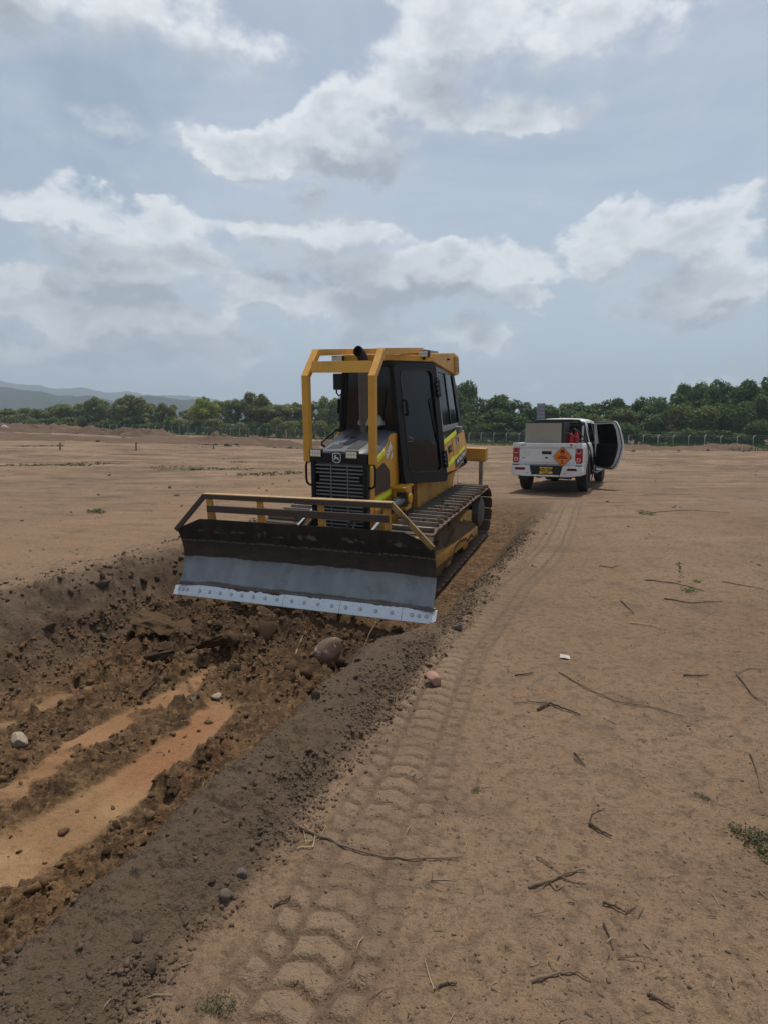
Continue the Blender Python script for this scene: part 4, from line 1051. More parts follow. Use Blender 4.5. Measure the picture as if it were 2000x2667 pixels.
# cab greenhouse: pillars and roof
def gh(y, z):   # half width of greenhouse at height z
    k = (z-1.10)/.62; return .865-.175*max(k, 0)
def roofz(y): return float(np.interp(y, [.38, .7, 1.3, 1.9, 2.15], [1.735, 1.785, 1.80, 1.775, 1.72]))
def windowtop(y): return roofz(y)-.095
ry_ = [.38, .55, .8, 1.1, 1.4, 1.7, 1.95, 2.15]
for i in range(len(ry_)-1):
    y0, y1 = ry_[i], ry_[i+1]; r0, r1 = roofz(y0), roofz(y1)
    def sec(y, r): return [(-gh(y, r-.09), y, r-.09), (-gh(y, r-.03)+.03, y, r-.03), (-.42, y, r), (0, y, r+.012), (.42, y, r), (gh(y, r-.03)-.03, y, r-.03), (gh(y, r-.09), y, r-.09)]
    a, b = sec(y0, r0), sec(y1, r1); bs.add(a+b, [(k, k+1, k+8, k+7) for k in range(6)])
body_me = bs.mesh('body', WPAINT, sm=True)
body = link('body', body_me, tk)
def pill(pts, w, nm='pillar', mat=WPAINT, bev=.004):
    q = MB(); q.prism(pts, 'x', -w/2, w/2); return q
for sd in (1, -1):
    def side_poly_obj(poly, off, th, nm, mat, parent):
        q = MB(); P0 = [(sd*(gh(y, z)+off), y, z) for y, z in poly]; P1 = [(sd*(gh(y, z)+off+th), y, z) for y, z in poly]; n_ = len(poly)
        q.add(P0+P1, [tuple(range(n_)), tuple(range(n_, 2*n_))[::-1]]+[(i, (i+1) % n_, n_+(i+1) % n_, n_+i) for i in range(n_)]); return q.obj(nm, mat, parent)
    side_poly_obj([(.385, 1.09), (.60, 1.09), (.63, 1.30), (.66, 1.66), (.56, 1.72), (.42, 1.70), (.36, 1.4)], -.02, .02, 'rear_pillar', WPAINT, body)
    side_poly_obj([(.44, 1.18), (.57, 1.17), (.60, 1.30), (.60, 1.50), (.50, 1.60), (.42, 1.45)], .001, .004, 'quarter_glass', TG, body)
    side_poly_obj([(1.47, 1.09), (1.56, 1.09), (1.54, 1.70), (1.45, 1.70)], -.03, .03, 'centre_pillar', RUB, body)
    side_poly_obj([(2.48, 1.09), (2.64, 1.10), (2.14, 1.71), (2.06, 1.70)], -.03, .03, 'front_pillar', WPAINT, body)
    side_poly_obj([(1.56, 1.10), (2.50, 1.10), (2.08, 1.66), (1.545, 1.69)], -.018, .006, 'front_door_glass', TG, body)
    side_poly_obj([(1.545, 1.675), (2.08, 1.655), (2.14, 1.71), (1.545, 1.735)], -.025, .03, 'roof_rail', WPAINT, body)
    if sd < 0:
        side_poly_obj([(.62, 1.10), (1.47, 1.10), (1.46, 1.69), (.68, 1.68)], -.018, .006, 'rear_door_glass', TG, body)
    side_poly_obj([(.64, 1.675), (1.47, 1.68), (1.47, 1.74), (.60, 1.72)], -.025, .03, 'roof_rail', WPAINT, body)
    q = MB(); x0, x1 = sorted((sd*.86, sd*1.02)); q.box((x0, .58, .40), (x1, 2.55, .445)); q.obj('running_board', CHR, tk, bevel=.01)
    q = MB()
    for c in (0, WB):
        n_ = 16; r0, r1 = .495, .56
        a_ = [math.pi*k/(n_-1) for k in range(n_)]
        for k in range(n_-1):
            def pt(r, a, dx): return (sd*(halfw(c)+.035+dx), c+r*math.cos(a), .375+r*math.sin(a))
            v8 = [pt(r0, a_[k], 0), pt(r1, a_[k], -.01), pt(r1, a_[k+1], -.01), pt(r0, a_[k+1], 0), pt(r0, a_[k], -.10), pt(r0, a_[k+1], -.10)]
            q.add(v8, [(0, 1, 2, 3), (0, 3, 5, 4)])
    q.obj('arch_trim', RUB, tk, sm=True)['kind'] = 'stuff'
q = MB(); q.add([(-.74, .40, 1.18), (.74, .40, 1.18), (.66, .44, 1.66), (-.66, .44, 1.66)], [(0, 1, 2, 3)]); q.obj('cab_rear_glass', TG, body)
q = MB(); q.box((-.84, .386, 1.10), (.84, .398, 1.185)); q.obj('cab_rear_wall', WPAINT, body)
for x in [-.66+.055*k for k in range(25)]:
    q = MB(); q.box((x-.006, .33, 1.19), (x+.006, .345, 1.60)); q.obj('guard_bar', RUB, tk)
q = MB(); q.box((-.70, .327, 1.60), (.70, .349, 1.625)); q.obj('guard_rail', RUB, tk)
q = MB(); q.add([(-.72, 2.66, 1.12), (.72, 2.66, 1.12), (.62, 2.14, 1.70), (-.62, 2.14, 1.70)], [(0, 1, 2, 3)]); q.obj('windscreen', TG, body)
q = MB(); q.box((-.80, .45, .42), (.80, 2.6, .50)); q.box((-.55, .75, .50), (.55, 1.25, .92)); q.box((-.66, .62, .70), (.66, .78, 1.42)); q.box((-.66, 1.55, .50), (-.1, 1.75, 1.45)); q.box((.1, 1.55, .50), (.66, 1.75, 1.45)); q.box((-.78, 2.35, .6), (.78, 2.62, 1.12)); q.obj('cabin_seats', TRIM, tk, bevel=.02)
q = MB(); q.tube([(-.40, 2.2, 1.15), (-.40, 2.2, 1.151)], .18, 16); q.obj('chassis', TRIM, tk)
bpy.data.objects.remove(bpy.data.objects['chassis'])
q = MB(); q.box((-.50, -1.0, .42), (-.40, 4.0, .56)); q.box((.40, -1.0, .42), (.50, 4.0, .56)); q.box((-.5, -.9, .44), (.5, -.8, .54)); q.box((-.5, 1.0, .44), (.5, 1.1, .54)); q.tube([(-.7, 0, .375), (.7, 0, .375)], .06, 10); q.lathe([(-.15, .05), (-.08, .16), (.08, .16), (.15, .05)], (0, 0, .375), 'x', 14); q.tube([(-.28, -.75, .46), (-.28, -.35, .46)], .12, 14); q.tube([(.15, -1.0, .40), (.62, -.95, .38)], .035, 10)
q.obj('chassis', TRIM, tk)
# wheels
wt = MB(); wt.lathe([(-.125, .24), (-.128, .33), (-.11, .365), (-.08, .376), (.08, .376), (.11, .365), (.128, .33), (.125, .24)], (0, 0, 0), 'x', 40)
tyre_me = wt.mesh('tyre', TYRE, sm=True)
wr = MB(); wr.lathe([(-.118, .245), (-.100, .225), (-.06, .215), (.06, .215), (.100, .225), (.118, .245)], (0, 0, 0), 'x', 32)
for k in range(6):
    a = k*math.pi/3; M = Matrix.Rotation(a, 4, 'X'); wr.box((.080, -.035, .04), (.112, .035, .225), 0, M)
wr.lathe([(.07, .07), (.125, .06), (.13, .03)], (0, 0, 0), 'x', 16)
rim_me = wr.mesh('rim', RIM, sm=True)
for (x, y) in ((-.78, 0), (.78, 0), (-.78, WB), (.78, WB)):
    w_ = link('tyre', tyre_me, tk, (x, y, .372), (0, 0, 0 if x > 0 else math.pi)); link('rim', rim_me, w_)
for sd in (-1, 1):
    q = MB(); x0, x1 = sorted((sd*.63, sd*.90)); q.box((x0, -.47, .28), (x1, -.455, .60)); q.obj('mud_flap', RUB, tk)
# tailgate with its press lines
tg = MB()
for (z0, z1, y) in ((.70, .745, -1.125), (.745, 1.075, -1.140), (1.075, 1.10, -1.150), (1.10, 1.195, -1.158)):
    tg.box((-.715, y, z0), (.715, -1.085, z1))
gate = tg.obj('tailgate', WPAINT, tk, bevel=.010)
q = MB(); q.box((-.125, -1.146, .935), (.125, -1.120, 1.01)); hp = q.obj('handle', RUB, gate, bevel=.008)
q = MB(); q.box((-.10, -1.150, .96), (.10, -1.140, .985)); q.obj('handle_grip', TRIM, hp)
q = MB(); q.box((-.035, -1.143, .835), (.03, -1.138, .87)); q.obj('camera_port', RUB, gate)
def tail_text(body_, size, x, z, y, mat, bold=.003, sp=1.0):
    t = MB(); t.add(*text_shape(body_, size, frame_matrix((x, y, z), (1, 0, 0), (0, 0, 1)), bold=bold, spacing=sp)); return t.obj('badge', mat, gate)
tail_text('JAC', .055, -.60, 1.148, -1.160, RIM, .003, 1.25); tail_text('T8', .060, .61, 1.150, -1.160, RUB, .004); tail_text('4WD', .034, -.60, .845, -1.142, RIM, .002, 1.1); tail_text('2.0 CTI', .030, .58, .845, -1.142, RIM, .002)
q = MB(); q.box((.50, -1.160, 1.10), (.66, -1.1585, 1.112)); q.obj('badge_bar', RIM, gate)
# lamps
for sd in (-1, 1):
    x0, x1 = sorted((sd*.735, sd*.892)); q = MB(); q.box((x0, -1.128, .735), (x1, -1.03, 1.075)); la = q.obj('tail_lamp', REDL, tk, bevel=.012)
    xa, xb = sorted((sd*.755, sd*.85))
    q = MB(); q.box((xa, -1.132, .955), (xb, -1.120, 1.04)); q.obj('lamp_bezel', CLEARL, la, bevel=.004); q = MB(); q.box((xa+.010, -1.135, .975), (xb-.010, -1.122, 1.045)); q.obj('brake_lens', REDD, la)
    q = MB(); q.box((xa, -1.132, .765), (xb, -1.118, .855)); q.obj('reversing_lens', CLEARL, la, bevel=.012)
    q = MB(); q.lathe([(-1.136, .026), (-1.134, .028), (-1.13, .028)], ((xa+xb)/2, 0, .81), 'y', 14); q.obj('reversing_bulb', REDL, la)
    q = MB(); x2, x3 = sorted((sd*.718, sd*.905)); q.box((x2, -1.112, .58), (x3, -.60, .732)); q.box((x2, -1.112, 1.078), (x3-(.0 if sd < 0 else .03), -1.06, 1.195)); q.obj('rear_corner', WPAINT, tk, bevel=.01)
# bumper
bp_ = MB()
for sd in (1, -1):
    P = [(sd*.43, .665), (sd*.905, .665), (sd*.925, .56), (sd*.90, .46), (sd*.60, .415), (sd*.36, .415)]
    bp_.prism(P if sd > 0 else P[::-1], 'y', -1.225, -.98)
bp_.prism([(-.36, .415), (.36, .415), (.34, .455), (-.34, .455)], 'y', -1.225, -1.02)
bump = bp_.obj('rear_bumper', WPAINT, tk, bevel=.015)
q = MB(); q.prism([(-.335, .46), (.335, .46), (.425, .67), (-.425, .67)], 'y', -1.17, -1.05); q.obj('bumper_step', RUB, bump)
for sd in (1, -1):
    xa, xb = sorted((sd*.53, sd*.80)); q = MB(); q.prism([(xa, .565), (xb, .565), (xb-.03*(sd > 0), .62), (xa+.03*(sd > 0), .62)], 'y', -1.230, -1.222); q.obj('reflector', REDD, bump)
    q = MB(); q.lathe([(-1.229, .012), (-1.224, .014)], (sd*.48, 0, .50), 'y', 10); q.obj('parking_sensor', RUB, bump)
    q = MB(); q.box((min(sd*.72, sd*.90), -1.135, .672), (max(sd*.72, sd*.90), -1.10, .688)); q.obj('bumper_gap', RUB, bump)
q = MB(); q.box((-.165, -1.186, .475), (.170, -1.178, .635)); npl = q.obj('licence_plate', PLATEY, bump, bevel=.004)
t = MB(); t.add(*text_shape('KZU 554', .105, frame_matrix((.0025, -1.188, .568), (1, 0, 0), (0, 0, 1)), spacing=.86, bold=.004)); t.obj('plate_number', DECALB, npl)
t = MB(); t.add(*text_shape('CARMELO', .034, frame_matrix((.0025, -1.188, .496), (1, 0, 0), (0, 0, 1)), bold=.002)); t.obj('plate_town', DECALB, npl)
# hazard placard
pc = (.405, .885); hd = .235
q = MB(); q.prism([(pc[0], pc[1]-hd), (pc[0]+hd, pc[1]), (pc[0], pc[1]+hd), (pc[0]-hd, pc[1])], 'y', -1.168, -1.164); plc = q.obj('hazard_placard', DECALB, gate)
hd2 = hd*.945; q = MB(); q.prism([(pc[0], pc[1]-hd2), (pc[0]+hd2, pc[1]), (pc[0], pc[1]+hd2), (pc[0]-hd2, pc[1])], 'y', -1.1700, -1.1685); q.obj('placard_face', ORANGE, plc)
def ptxt(b, size, dx, dzz, bold=.003, sp=1.0):
    t = MB(); t.add(*text_shape(b, size, frame_matrix((pc[0]+dx, -1.1708, pc[1]+dzz), (1, 0, 0), (0, 0, 1)), bold=bold, spacing=sp)); t.obj('placard_text', DECALB, plc)
ptxt('LIQUIDO', .042, 0, .012); ptxt('INFLAMABLE', .044, 0, -.030); ptxt('3', .105, 0, -.125, .006)
fl = [(0, .0), (.035, .005), (.052, .03), (.05, .06), (.062, .075), (.045, .08), (.042, .105), (.022, .09), (.012, .125), (-.004, .095), (-.026, .118), (-.026, .085), (-.05, .098), (-.045, .068), (-.062, .06), (-.046, .045), (-.05, .02), (-.03, .003)]
q = MB(); q.add([(pc[0]+a, -1.1708, pc[1]+.055+b) for a, b in fl], [tuple(range(len(fl)))]); q.obj('placard_flame', DECALB, plc)
q = MB(); q.lathe([(-1.1712, .022), (-1.171, .022)], (pc[0], 0, pc[1]+.088), 'y', 14); q.obj('placard_flame_core', ORANGE, plc)
# roll bar in the bed
q = MB()
def rollpath(y, zt, x=.74): return [(-x-.05, y-.0, 1.185), (-x, y+.02, 1.45), (-x+.05, y+.04, zt-.10), (-x+.16, y+.05, zt-.01), (-.4, y+.05, zt), (.4, y+.05, zt), (x-.16, y+.05, zt-.01), (x-.05, y+.04, zt-.10), (x, y+.02, 1.45), (x+.05, y, 1.185)]
q.tube(rollpath(.02, 1.735), .036, 12); q.obj('roll_bar', RUB, tk, sm=True)
for sd in (1, -1):
    q = MB(); q.tube([(sd*.69, .07, 1.62), (sd*.76, -.35, 1.19)], .030, 10); q.obj('roll_bar_strut', CHR, tk, sm=True) if sd < 0 else q.obj('roll_bar_strut', CHR, tk, sm=True)
# open rear door on the right side: built flat in the plane (a = out along door, z), swung on the centre pillar
HX, HY = .905, 1.47; PHI = math.radians(60)
ddir = Vector((math.sin(PHI), -math.cos(PHI), 0)); dn_ = Vector((-math.cos(PHI), -math.sin(PHI), 0))   # dn_ points to the inside of the door
def dpt(a, z, d):
    lean = -.16*max(z-1.10, 0)/.60 - .02*max(.7-z, 0)/.3
    return Vector((HX, HY, 0)) + ddir*a + dn_*(d - lean*1.0) + Vector((0, 0, z))
def dslab(poly, d0, d1, nm, mat, parent, hole=None, bev=.004):
    q = MB(); n_ = len(poly)
    if hole is None:
        q.add([dpt(a, z, d0) for a, z in poly]+[dpt(a, z, d1) for a, z in poly], [tuple(range(n_)), tuple(range(n_, 2*n_))[::-1]]+[(i, (i+1) % n_, n_+(i+1) % n_, n_+i) for i in range(n_)])
    else:
        fs = []
        for i in range(n_):
            j = (i+1) % n_; fs += [(i, j, 2*n_+j, 2*n_+i), (n_+i, 3*n_+i, 3*n_+j, n_+j), (i, n_+i, n_+j, j), (2*n_+i, 2*n_+j, 3*n_+j, 3*n_+i)]
        q.add([dpt(a, z, d0) for a, z in poly]+[dpt(a, z, d1) for a, z in poly]+[dpt(a, z, d0) for a, z in hole]+[dpt(a, z, d1) for a, z in hole], fs)
    return q.obj(nm, mat, parent, bevel=bev)
outer = [(.0, .50), (.40, .47), (.60, .47), (.72, .56), (.82, .78), (.88, 1.00), (.90, 1.10), (.88, 1.30), (.83, 1.55), (.74, 1.705), (.66, 1.725), (.0, 1.70)]
hole = [(.06, 1.13), (.30, 1.13), (.45, 1.13), (.56, 1.13), (.66, 1.13), (.70, 1.13), (.72, 1.16), (.72, 1.30), (.70, 1.50), (.64, 1.645), (.58, 1.66), (.06, 1.64)]
dor = dslab(outer, -.01, .035, 'open_door', WPAINT, tk, hole); dor['label'] = 'open rear side door showing its black inner trim'
dslab([(.05, 1.12), (.72, 1.12), (.73, 1.30), (.70, 1.52), (.62, 1.66), (.05, 1.65)], .008, .014, 'door_window', TG, dor)
dslab([(.0, .56), (.36, .51), (.50, .53), (.60, .62), (.68, .82), (.73, 1.05), (.73, 1.14), (.0, 1.14)], .036, .075, 'trim_panel', TRIM, dor, None, .015)
dslab([(.22, 1.04), (.66, 1.05), (.66, 1.10), (.22, 1.085)], .0755, .082, 'trim_strip', CHR, dor)
dslab([(.12, .93), (.68, .93), (.68, .97), (.12, .97)], .0755, .105, 'armrest', RUB, dor)
q = MB(); q.lathe([(0, .075), (.006, .07), (.007, .062), (.002, .055)], (0, 0, 0), 'z', 20); spk = q.obj('speaker_ring', CHR, dor); spk.matrix_local = frame_matrix(dpt(.24, .70, .076), ddir, (0, 0, 1)) @ Matrix.Rotation(math.pi, 4, 'X') if False else frame_matrix(dpt(.24, .70, .076), -ddir, (0, 0, 1))
ring = [(.0, 1.69), (.66, 1.705), (.735, 1.685), (.80, 1.53), (.84, 1.30), (.855, 1.10), (.835, 1.00), (.78, .80), (.68, .60), (.58, .505), (.40, .495)]
q = MB(); q.tube([dpt(a, z, .040) for a, z in ring], .011, 8); q.obj('weather_strip', RUB, dor, sm=True)
dslab([(.80, 1.00), (.845, 1.00), (.845, 1.03), (.80, 1.03)], .0352, .038, 'latch', TRIM, dor)
# rear screens of the opening
# ---- load in the bed
def tk_world(p):
    return Matrix.LocRotScale(tk.location, tk.rotation_euler, tk.scale) @ Vector(p)
bx_o = empty('fuel_tank', tk_world((-.105, -.55, .705)), (0, 0, TK_YAW)); tag(bx_o, 'beige rectangular steel fuel tank standing in the pickup truck bed', 'tank')
q = MB(); q.box((-.485, -.40, .0), (.395, .40, .99)); tb = q.obj('tank_body', TANKB, bx_o, bevel=.012)
q = MB(); q.box((.3955, -.40, .0), (.455, .42, 1.0)); q.obj('end_cover', RUB, bx_o, bevel=.01)
q = MB(); q.box((-.488, -.405, .991), (.455, .43, 1.012)); q.obj('tank_lid', TRIM, bx_o, bevel=.006)
for (px_, py_, nm, lab) in ((.44, -.30, 0, 'red fire extinguisher tight against the beige tank'), (.575, -.20, 1, 'red fire extinguisher beside the black bars of the truck roll bar')):
    w_ = tk_world((px_, py_, .76)); e_ = empty('fire_extinguisher', w_, (0, 0, TK_YAW)); tag(e_, lab, 'extinguisher', 'red extinguishers in the truck bed')
    q = MB(); q.lathe([(0, .055), (.01, .068), (.58, .068), (.65, .055), (.69, .03), (.70, .022)], (0, 0, 0), 'z', 20); q.obj('cylinder', REDP, e_, sm=True)
    q = MB(); q.box((-.02, -.075, .70), (.02, .04, .735)); q.box((-.015, -.09, .745), (.015, .03, .765)); q.tube([(0, 0, .69), (0, 0, .76)], .022, 10); q.obj('valve', REDP if nm else RUB, e_, bevel=.004)
    q = MB(); q.lathe([(.18, .0686), (.42, .0686)], (0, 0, 0), 'z', 20); q.obj('paper_label', WHITE if nm else REDP, e_, sm=True)
def hose(pts, r, label):
    P = [tk_world(p) for p in pts]; out = []
    n_ = len(P)
    for i in range(n_-1):
        p0, p1, p2, p3 = P[max(i-1, 0)], P[i], P[i+1], P[min(i+2, n_-1)]
        for k in range(6):
            t_ = k/6; out.append(.5*((2*p1)+(-p0+p2)*t_+(2*p0-5*p1+4*p2-p3)*t_*t_+(-p0+3*p1-3*p2+p3)*t_**3))
    out.append(P[-1]); q = MB(); q.tube(out, r, 8); o = q.obj('fuel_hose', RUB, None, sm=True); tag(o, label, 'hose', 'hoses over the truck side'); return o
hose([(.42, -.35, 1.46), (.55, -.38, 1.52), (.72, -.42, 1.40), (.88, -.48, 1.22), (.955, -.52, 1.0), (.975, -.55, .70), (.98, -.52, .45), (.985, -.35, .27), (.975, -.10, .25), (.98, .25, .40), (.985, .50, .62)], .016, 'black rubber hose looping from the truck bed down past the rear wheel')
hose([(.38, -.50, 1.44), (.52, -.52, 1.36), (.72, -.50, 1.27), (.87, -.42, 1.215), (.95, -.30, 1.05), (.985, -.15, .85), (.99, .08, .80), (.97, .40, .62)], .016, 'black rubber hose running over the bed side to the side step')
# ================================================================== FENCE, TREES, HILLS
def gz1(x, y): return float(ground_z(np.array([float(x)]), np.array([float(y)]), detail=False)[0])
FY0 = 95.0
def fence_pt(k): return FY0*(.625-.02203*k), FY0*(1+.00894*k)
CONC = paint('post_concrete', (.52, .50, .46), .9, dirt=(.25, .22, .18), amount=.4, scale=3)
def net_material():
    m, T = material('green_net')
    v = T.n('ShaderNodeNewGeometry').outputs['Position']
    n = T.noise(v, .6, 4, .6)
    c = T.mix(n, (.018, .050, .030), (.03, .085, .048))
    b = T.n('ShaderNodeBsdfPrincipled', {'Base Color': c, 'Roughness': .8})
    t = T.n('ShaderNodeBsdfTransparent')
    mx = T.n('ShaderNodeMixShader', {0: T.ramp(n, .3, .7, .30, .62)}); T.put(mx.inputs[1], t.outputs[0]); T.put(mx.inputs[2], b.outputs[0])
    finish(T, mx); return m
NETM = net_material()
fence = empty('wire_fence', (0, 110, -1)); tag(fence, 'long green mesh fence on pale concrete posts in front of the trees', 'fence')
pm_ = MB(); pm_.box((-.06, -.06, -.4), (.06, .06, 1.75)); pm_.add([(-.06, -.06, 1.751), (.06, -.06, 1.751), (.06, .06, 1.751), (-.06, .06, 1.751), (.16, -.26, 2.02), (.26, -.24, 2.0), (.26, -.14, 2.0), (.16, -.16, 2.02)], [(0, 1, 5, 4), (1, 2, 6, 5), (2, 3, 7, 6), (3, 0, 4, 7), (4, 5, 6, 7), (3, 2, 1, 0)])
post_me = pm_.mesh('fence_post', CONC)
fl_ = []
for k in range(-22, 96):
    x, y = fence_pt(k); z = gz1(x, y); fl_.append((x, y, z))
    link('fence_post', post_me, fence, (x, y-110, z+1+random.uniform(-.06, .06)), (random.uniform(-.03, .03), random.uniform(-.03, .03), .38+random.uniform(-.2, .2)))
q = MB()
for i in range(len(fl_)-1):
    a, b = fl_[i], fl_[i+1]
    q.add([(a[0], a[1]-110.07, a[2]+1), (b[0], b[1]-110.07, b[2]+1), (b[0], b[1]-110.07, b[2]+1+1.55+.08*math.sin(i*1.7)), (a[0], a[1]-110.07, a[2]+1+1.55+.08*math.sin(i*1.7-1.7))], [(0, 1, 2, 3)])
q.obj('mesh_net', NETM, fence)
for dzz in (1.72, 1.98):
    q = MB()
    q.tube([(a[0]+(.1 if dzz > 1.9 else 0), a[1]-110.1-(.1 if dzz > 1.9 else 0), a[2]+1+dzz) for a in fl_], .010, 4); q.obj('wire_strand', LGREY, fence)

# ---- foliage
def leaf_material(name, dark, lit, seedc=0.0):
    m, T = material(name)
    at = T.n('ShaderNodeVertexColor', layer_name='leaf'); sp = T.n('ShaderNodeSeparateColor', {0: at.outputs[0]})
    oi = T.n('ShaderNodeObjectInfo')
    f = T.m('ADD', T.m('MULTIPLY', sp.outputs[0], .8), T.m('MULTIPLY', oi.outputs['Random'], .35), clamp=True)
    c = T.mix(f, dark, lit)
    c = T.mix(T.m('MULTIPLY', sp.outputs[1], .35), c, (lit[0]*1.35, lit[1]*1.1, lit[2]*.8))
    d = T.n('ShaderNodeBsdfPrincipled', {'Base Color': c, 'Roughness': .62, 'Specular IOR Level': .25})
    tl = T.n('ShaderNodeBsdfTranslucent', {'Color': T.mix(1.0, c, (1.1, 1.25, .7), 'MULTIPLY')})
    mx = T.n('ShaderNodeMixShader', {0: .25}); T.put(mx.inputs[1], d.outputs[0]); T.put(mx.inputs[2], tl.outputs[0])
    finish(T, mx); return m
BARK = paint('bark', (.10, .075, .055), .9, dirt=(.05, .04, .03), amount=.6, scale=5, bump=.01)
LF = {'dark': leaf_material('leaves_dark', (.026, .054, .014), (.110, .170, .045)),
      'mid': leaf_material('leaves_mid', (.060, .082, .022), (.195, .225, .066)),
      'olive': leaf_material('leaves_olive', (.074, .088, .034), (.225, .235, .088)),
      'lime': leaf_material('leaves_lime', (.11, .14, .024), (.33, .36, .065)),
      'bush': leaf_material('leaves_bush', (.030, .060, .014), (.105, .165, .038))}
def foliage_mesh(name, mat, blobs, nleaf, lsize, seed, shell=.55):
    """blobs: (x,y,z,rx,ry,rz); small folded leaf faces spread through the outer volume of each"""
    r = np.random.default_rng(seed)
    w = np.array([b[3]*b[4]+b[3]*b[5]+b[4]*b[5] for b in blobs]); w = w/w.sum()
    idx = r.choice(len(blobs), nleaf, p=w); B = np.array(blobs)[idx]
    d = r.normal(size=(nleaf, 3)); d /= np.linalg.norm(d, axis=1)[:, None]
    rad = shell + (1.06-shell)*r.random(nleaf)**.7
    # uneven outline
    lump = 1 + .22*np.sin(d[:, 0]*5+idx)*np.sin(d[:, 1]*6+idx*2)*np.sin(d[:, 2]*5.5+idx*3) + .06*r.normal(size=nleaf)
    c = B[:, :3] + d*B[:, 3:]*(rad*lump)[:, None]
    t = r.normal(size=(nleaf, 3)); t[:, 2] *= .6; t /= np.linalg.norm(t, axis=1)[:, None]
    nrm = d*.6 + r.normal(size=(nleaf, 3))*.6 + np.array([0, 0, .35]); bb = np.cross(nrm, t); bb /= np.linalg.norm(bb, axis=1)[:, None]
    n2 = np.cross(t, bb)
    s = lsize*(.55+.9*r.random(nleaf))[:, None]
    v = np.stack([c-t*s, c-bb*s*.42+n2*s*.12, c+t*s, c+bb*s*.42+n2*s*.12], 1).reshape(-1, 3)
    me = bpy.data.meshes.new(name); n = nleaf
    me.vertices.add(4*n); me.vertices.foreach_set('co', v.astype(np.float32).ravel())
    me.loops.add(4*n); me.loops.foreach_set('vertex_index', np.arange(4*n, dtype=np.int32))
    me.polygons.add(n); me.polygons.foreach_set('loop_start', np.arange(0, 4*n, 4, dtype=np.int32)); me.update(calc_edges=True)
    ca = me.color_attributes.new('leaf', 'FLOAT_COLOR', 'POINT')
    cl = np.ones((n, 4), np.float32)
    br = r.random(len(blobs))
    cl[:, 0] = np.clip(.55*br[idx]+.45*r.random(n), 0, 1); cl[:, 1] = (r.random(n) < .25)*r.random(n); cl[:, 2] = 0
    ca.data.foreach_set('color', np.repeat(cl, 4, 0).ravel()); me.materials.append(mat); return me
def tree_variant(kind, seed):
    """unit tree about 1 m tall and 1 m wide, returns (crown mesh, wood mesh)"""
    r = random.Random(seed); blobs = []; limbs = []
    if kind == 'bush':
        for k in range(9):
            a = r.random()*6.28; rr = r.uniform(0, .32); h_ = r.uniform(.25, .72)*(1-.5*rr)
            blobs.append((rr*math.cos(a), rr*math.sin(a), h_, r.uniform(.13, .24), r.uniform(.13, .24), r.uniform(.14, .24)))
        nl, ls = 3400, .036
    elif kind == 'flat':
        for k in range(16):
            a = r.random()*6.28; rr = r.uniform(.05, .42); blobs.append((rr*math.cos(a), rr*math.sin(a), r.uniform(.70, .92)-.25*rr, r.uniform(.10, .18), r.uniform(.10, .18), r.uniform(.05, .09)))
        for k in range(5):
            a = r.random()*6.28; rr = r.uniform(.1, .35); blobs.append((rr*math.cos(a), rr*math.sin(a), r.uniform(.35, .6), r.uniform(.1, .17), r.uniform(.1, .17), r.uniform(.07, .11)))
        nl, ls = 4200, .030
    else:
        for k in range(20):
            a = r.random()*6.28; h_ = r.uniform(.22, .92); wmax = .40*math.sqrt(max(.05, 1-((h_-.52)/.50)**2)); rr = wmax*r.uniform(.25, 1.0)
            blobs.append((rr*math.cos(a), rr*math.sin(a), h_, r.uniform(.09, .17), r.uniform(.09, .17), r.uniform(.07, .13)))
        nl, ls = 5200, .031
    crown = foliage_mesh('crown', LF['dark'], blobs, nl, ls, seed)
    w = MB(); top = .62 if kind != 'bush' else .35; rb = .028 if kind != 'bush' else .014
    lean = r.uniform(-.05, .05)
    w.tube([(0, 0, -.04), (lean*.3, 0, top*.3), (lean, lean*.5, top*.7), (lean*1.4, 0, top)], [rb*1.25, rb, rb*.75, rb*.4], 8)
    for b in blobs[::2]:
        z0 = top*r.uniform(.35, .95); s0 = Vector((lean*z0/top, 0, z0)); e_ = Vector(b[:3]); mid_ = s0.lerp(e_, .5)+Vector((0, 0, -.03))
        w.tube([s0, mid_, e_], [rb*.5, rb*.32, rb*.12], 5)
    return crown, w.mesh('trunk', BARK, sm=True)
VAR = {}
for kind in ('round', 'flat', 'bush'):
    VAR[kind] = [tree_variant(kind, 100+17*i+len(kind)) for i in range(4 if kind != 'flat' else 2)]
VARM = {}
def crown_with(kind, i, matk):
    key = (kind, i, matk)
    if key not in VARM:
        me = VAR[kind][i][0].copy(); me.materials.clear(); me.materials.append(LF[matk]); VARM[key] = me
    return VARM[key]
tcount = [0]
def tree(px, ytop, depth, wpx, kind, matk, name, label, group, vi=None):
    x = (px-1000)/FPX*depth; z0 = gz1(x, depth); H = 1.62+(HORY-ytop)/FPX*depth - z0; Wd = wpx/FPX*depth
    H = max(H, .8); tcount[0] += 1; vi = (tcount[0]*7) % len(VAR[kind]) if vi is None else vi
    e_ = empty(name, (x, depth, z0-.05), (0, 0, random.random()*6.28)); e_.scale = (Wd, Wd*.9, H*1.04)
    link('crown', crown_with(kind, vi, matk), e_); link('trunk', VAR[kind][vi][1], e_)
    tag(e_, label, 'tree' if kind != 'bush' else 'bush', group); return e_
def fdepth(px):          # depth of the fence line at a picture column
    u = (px-1000)/FPX; k = (.625-u)/(.02203+.00894*u); return FY0*(1+.00894*k)
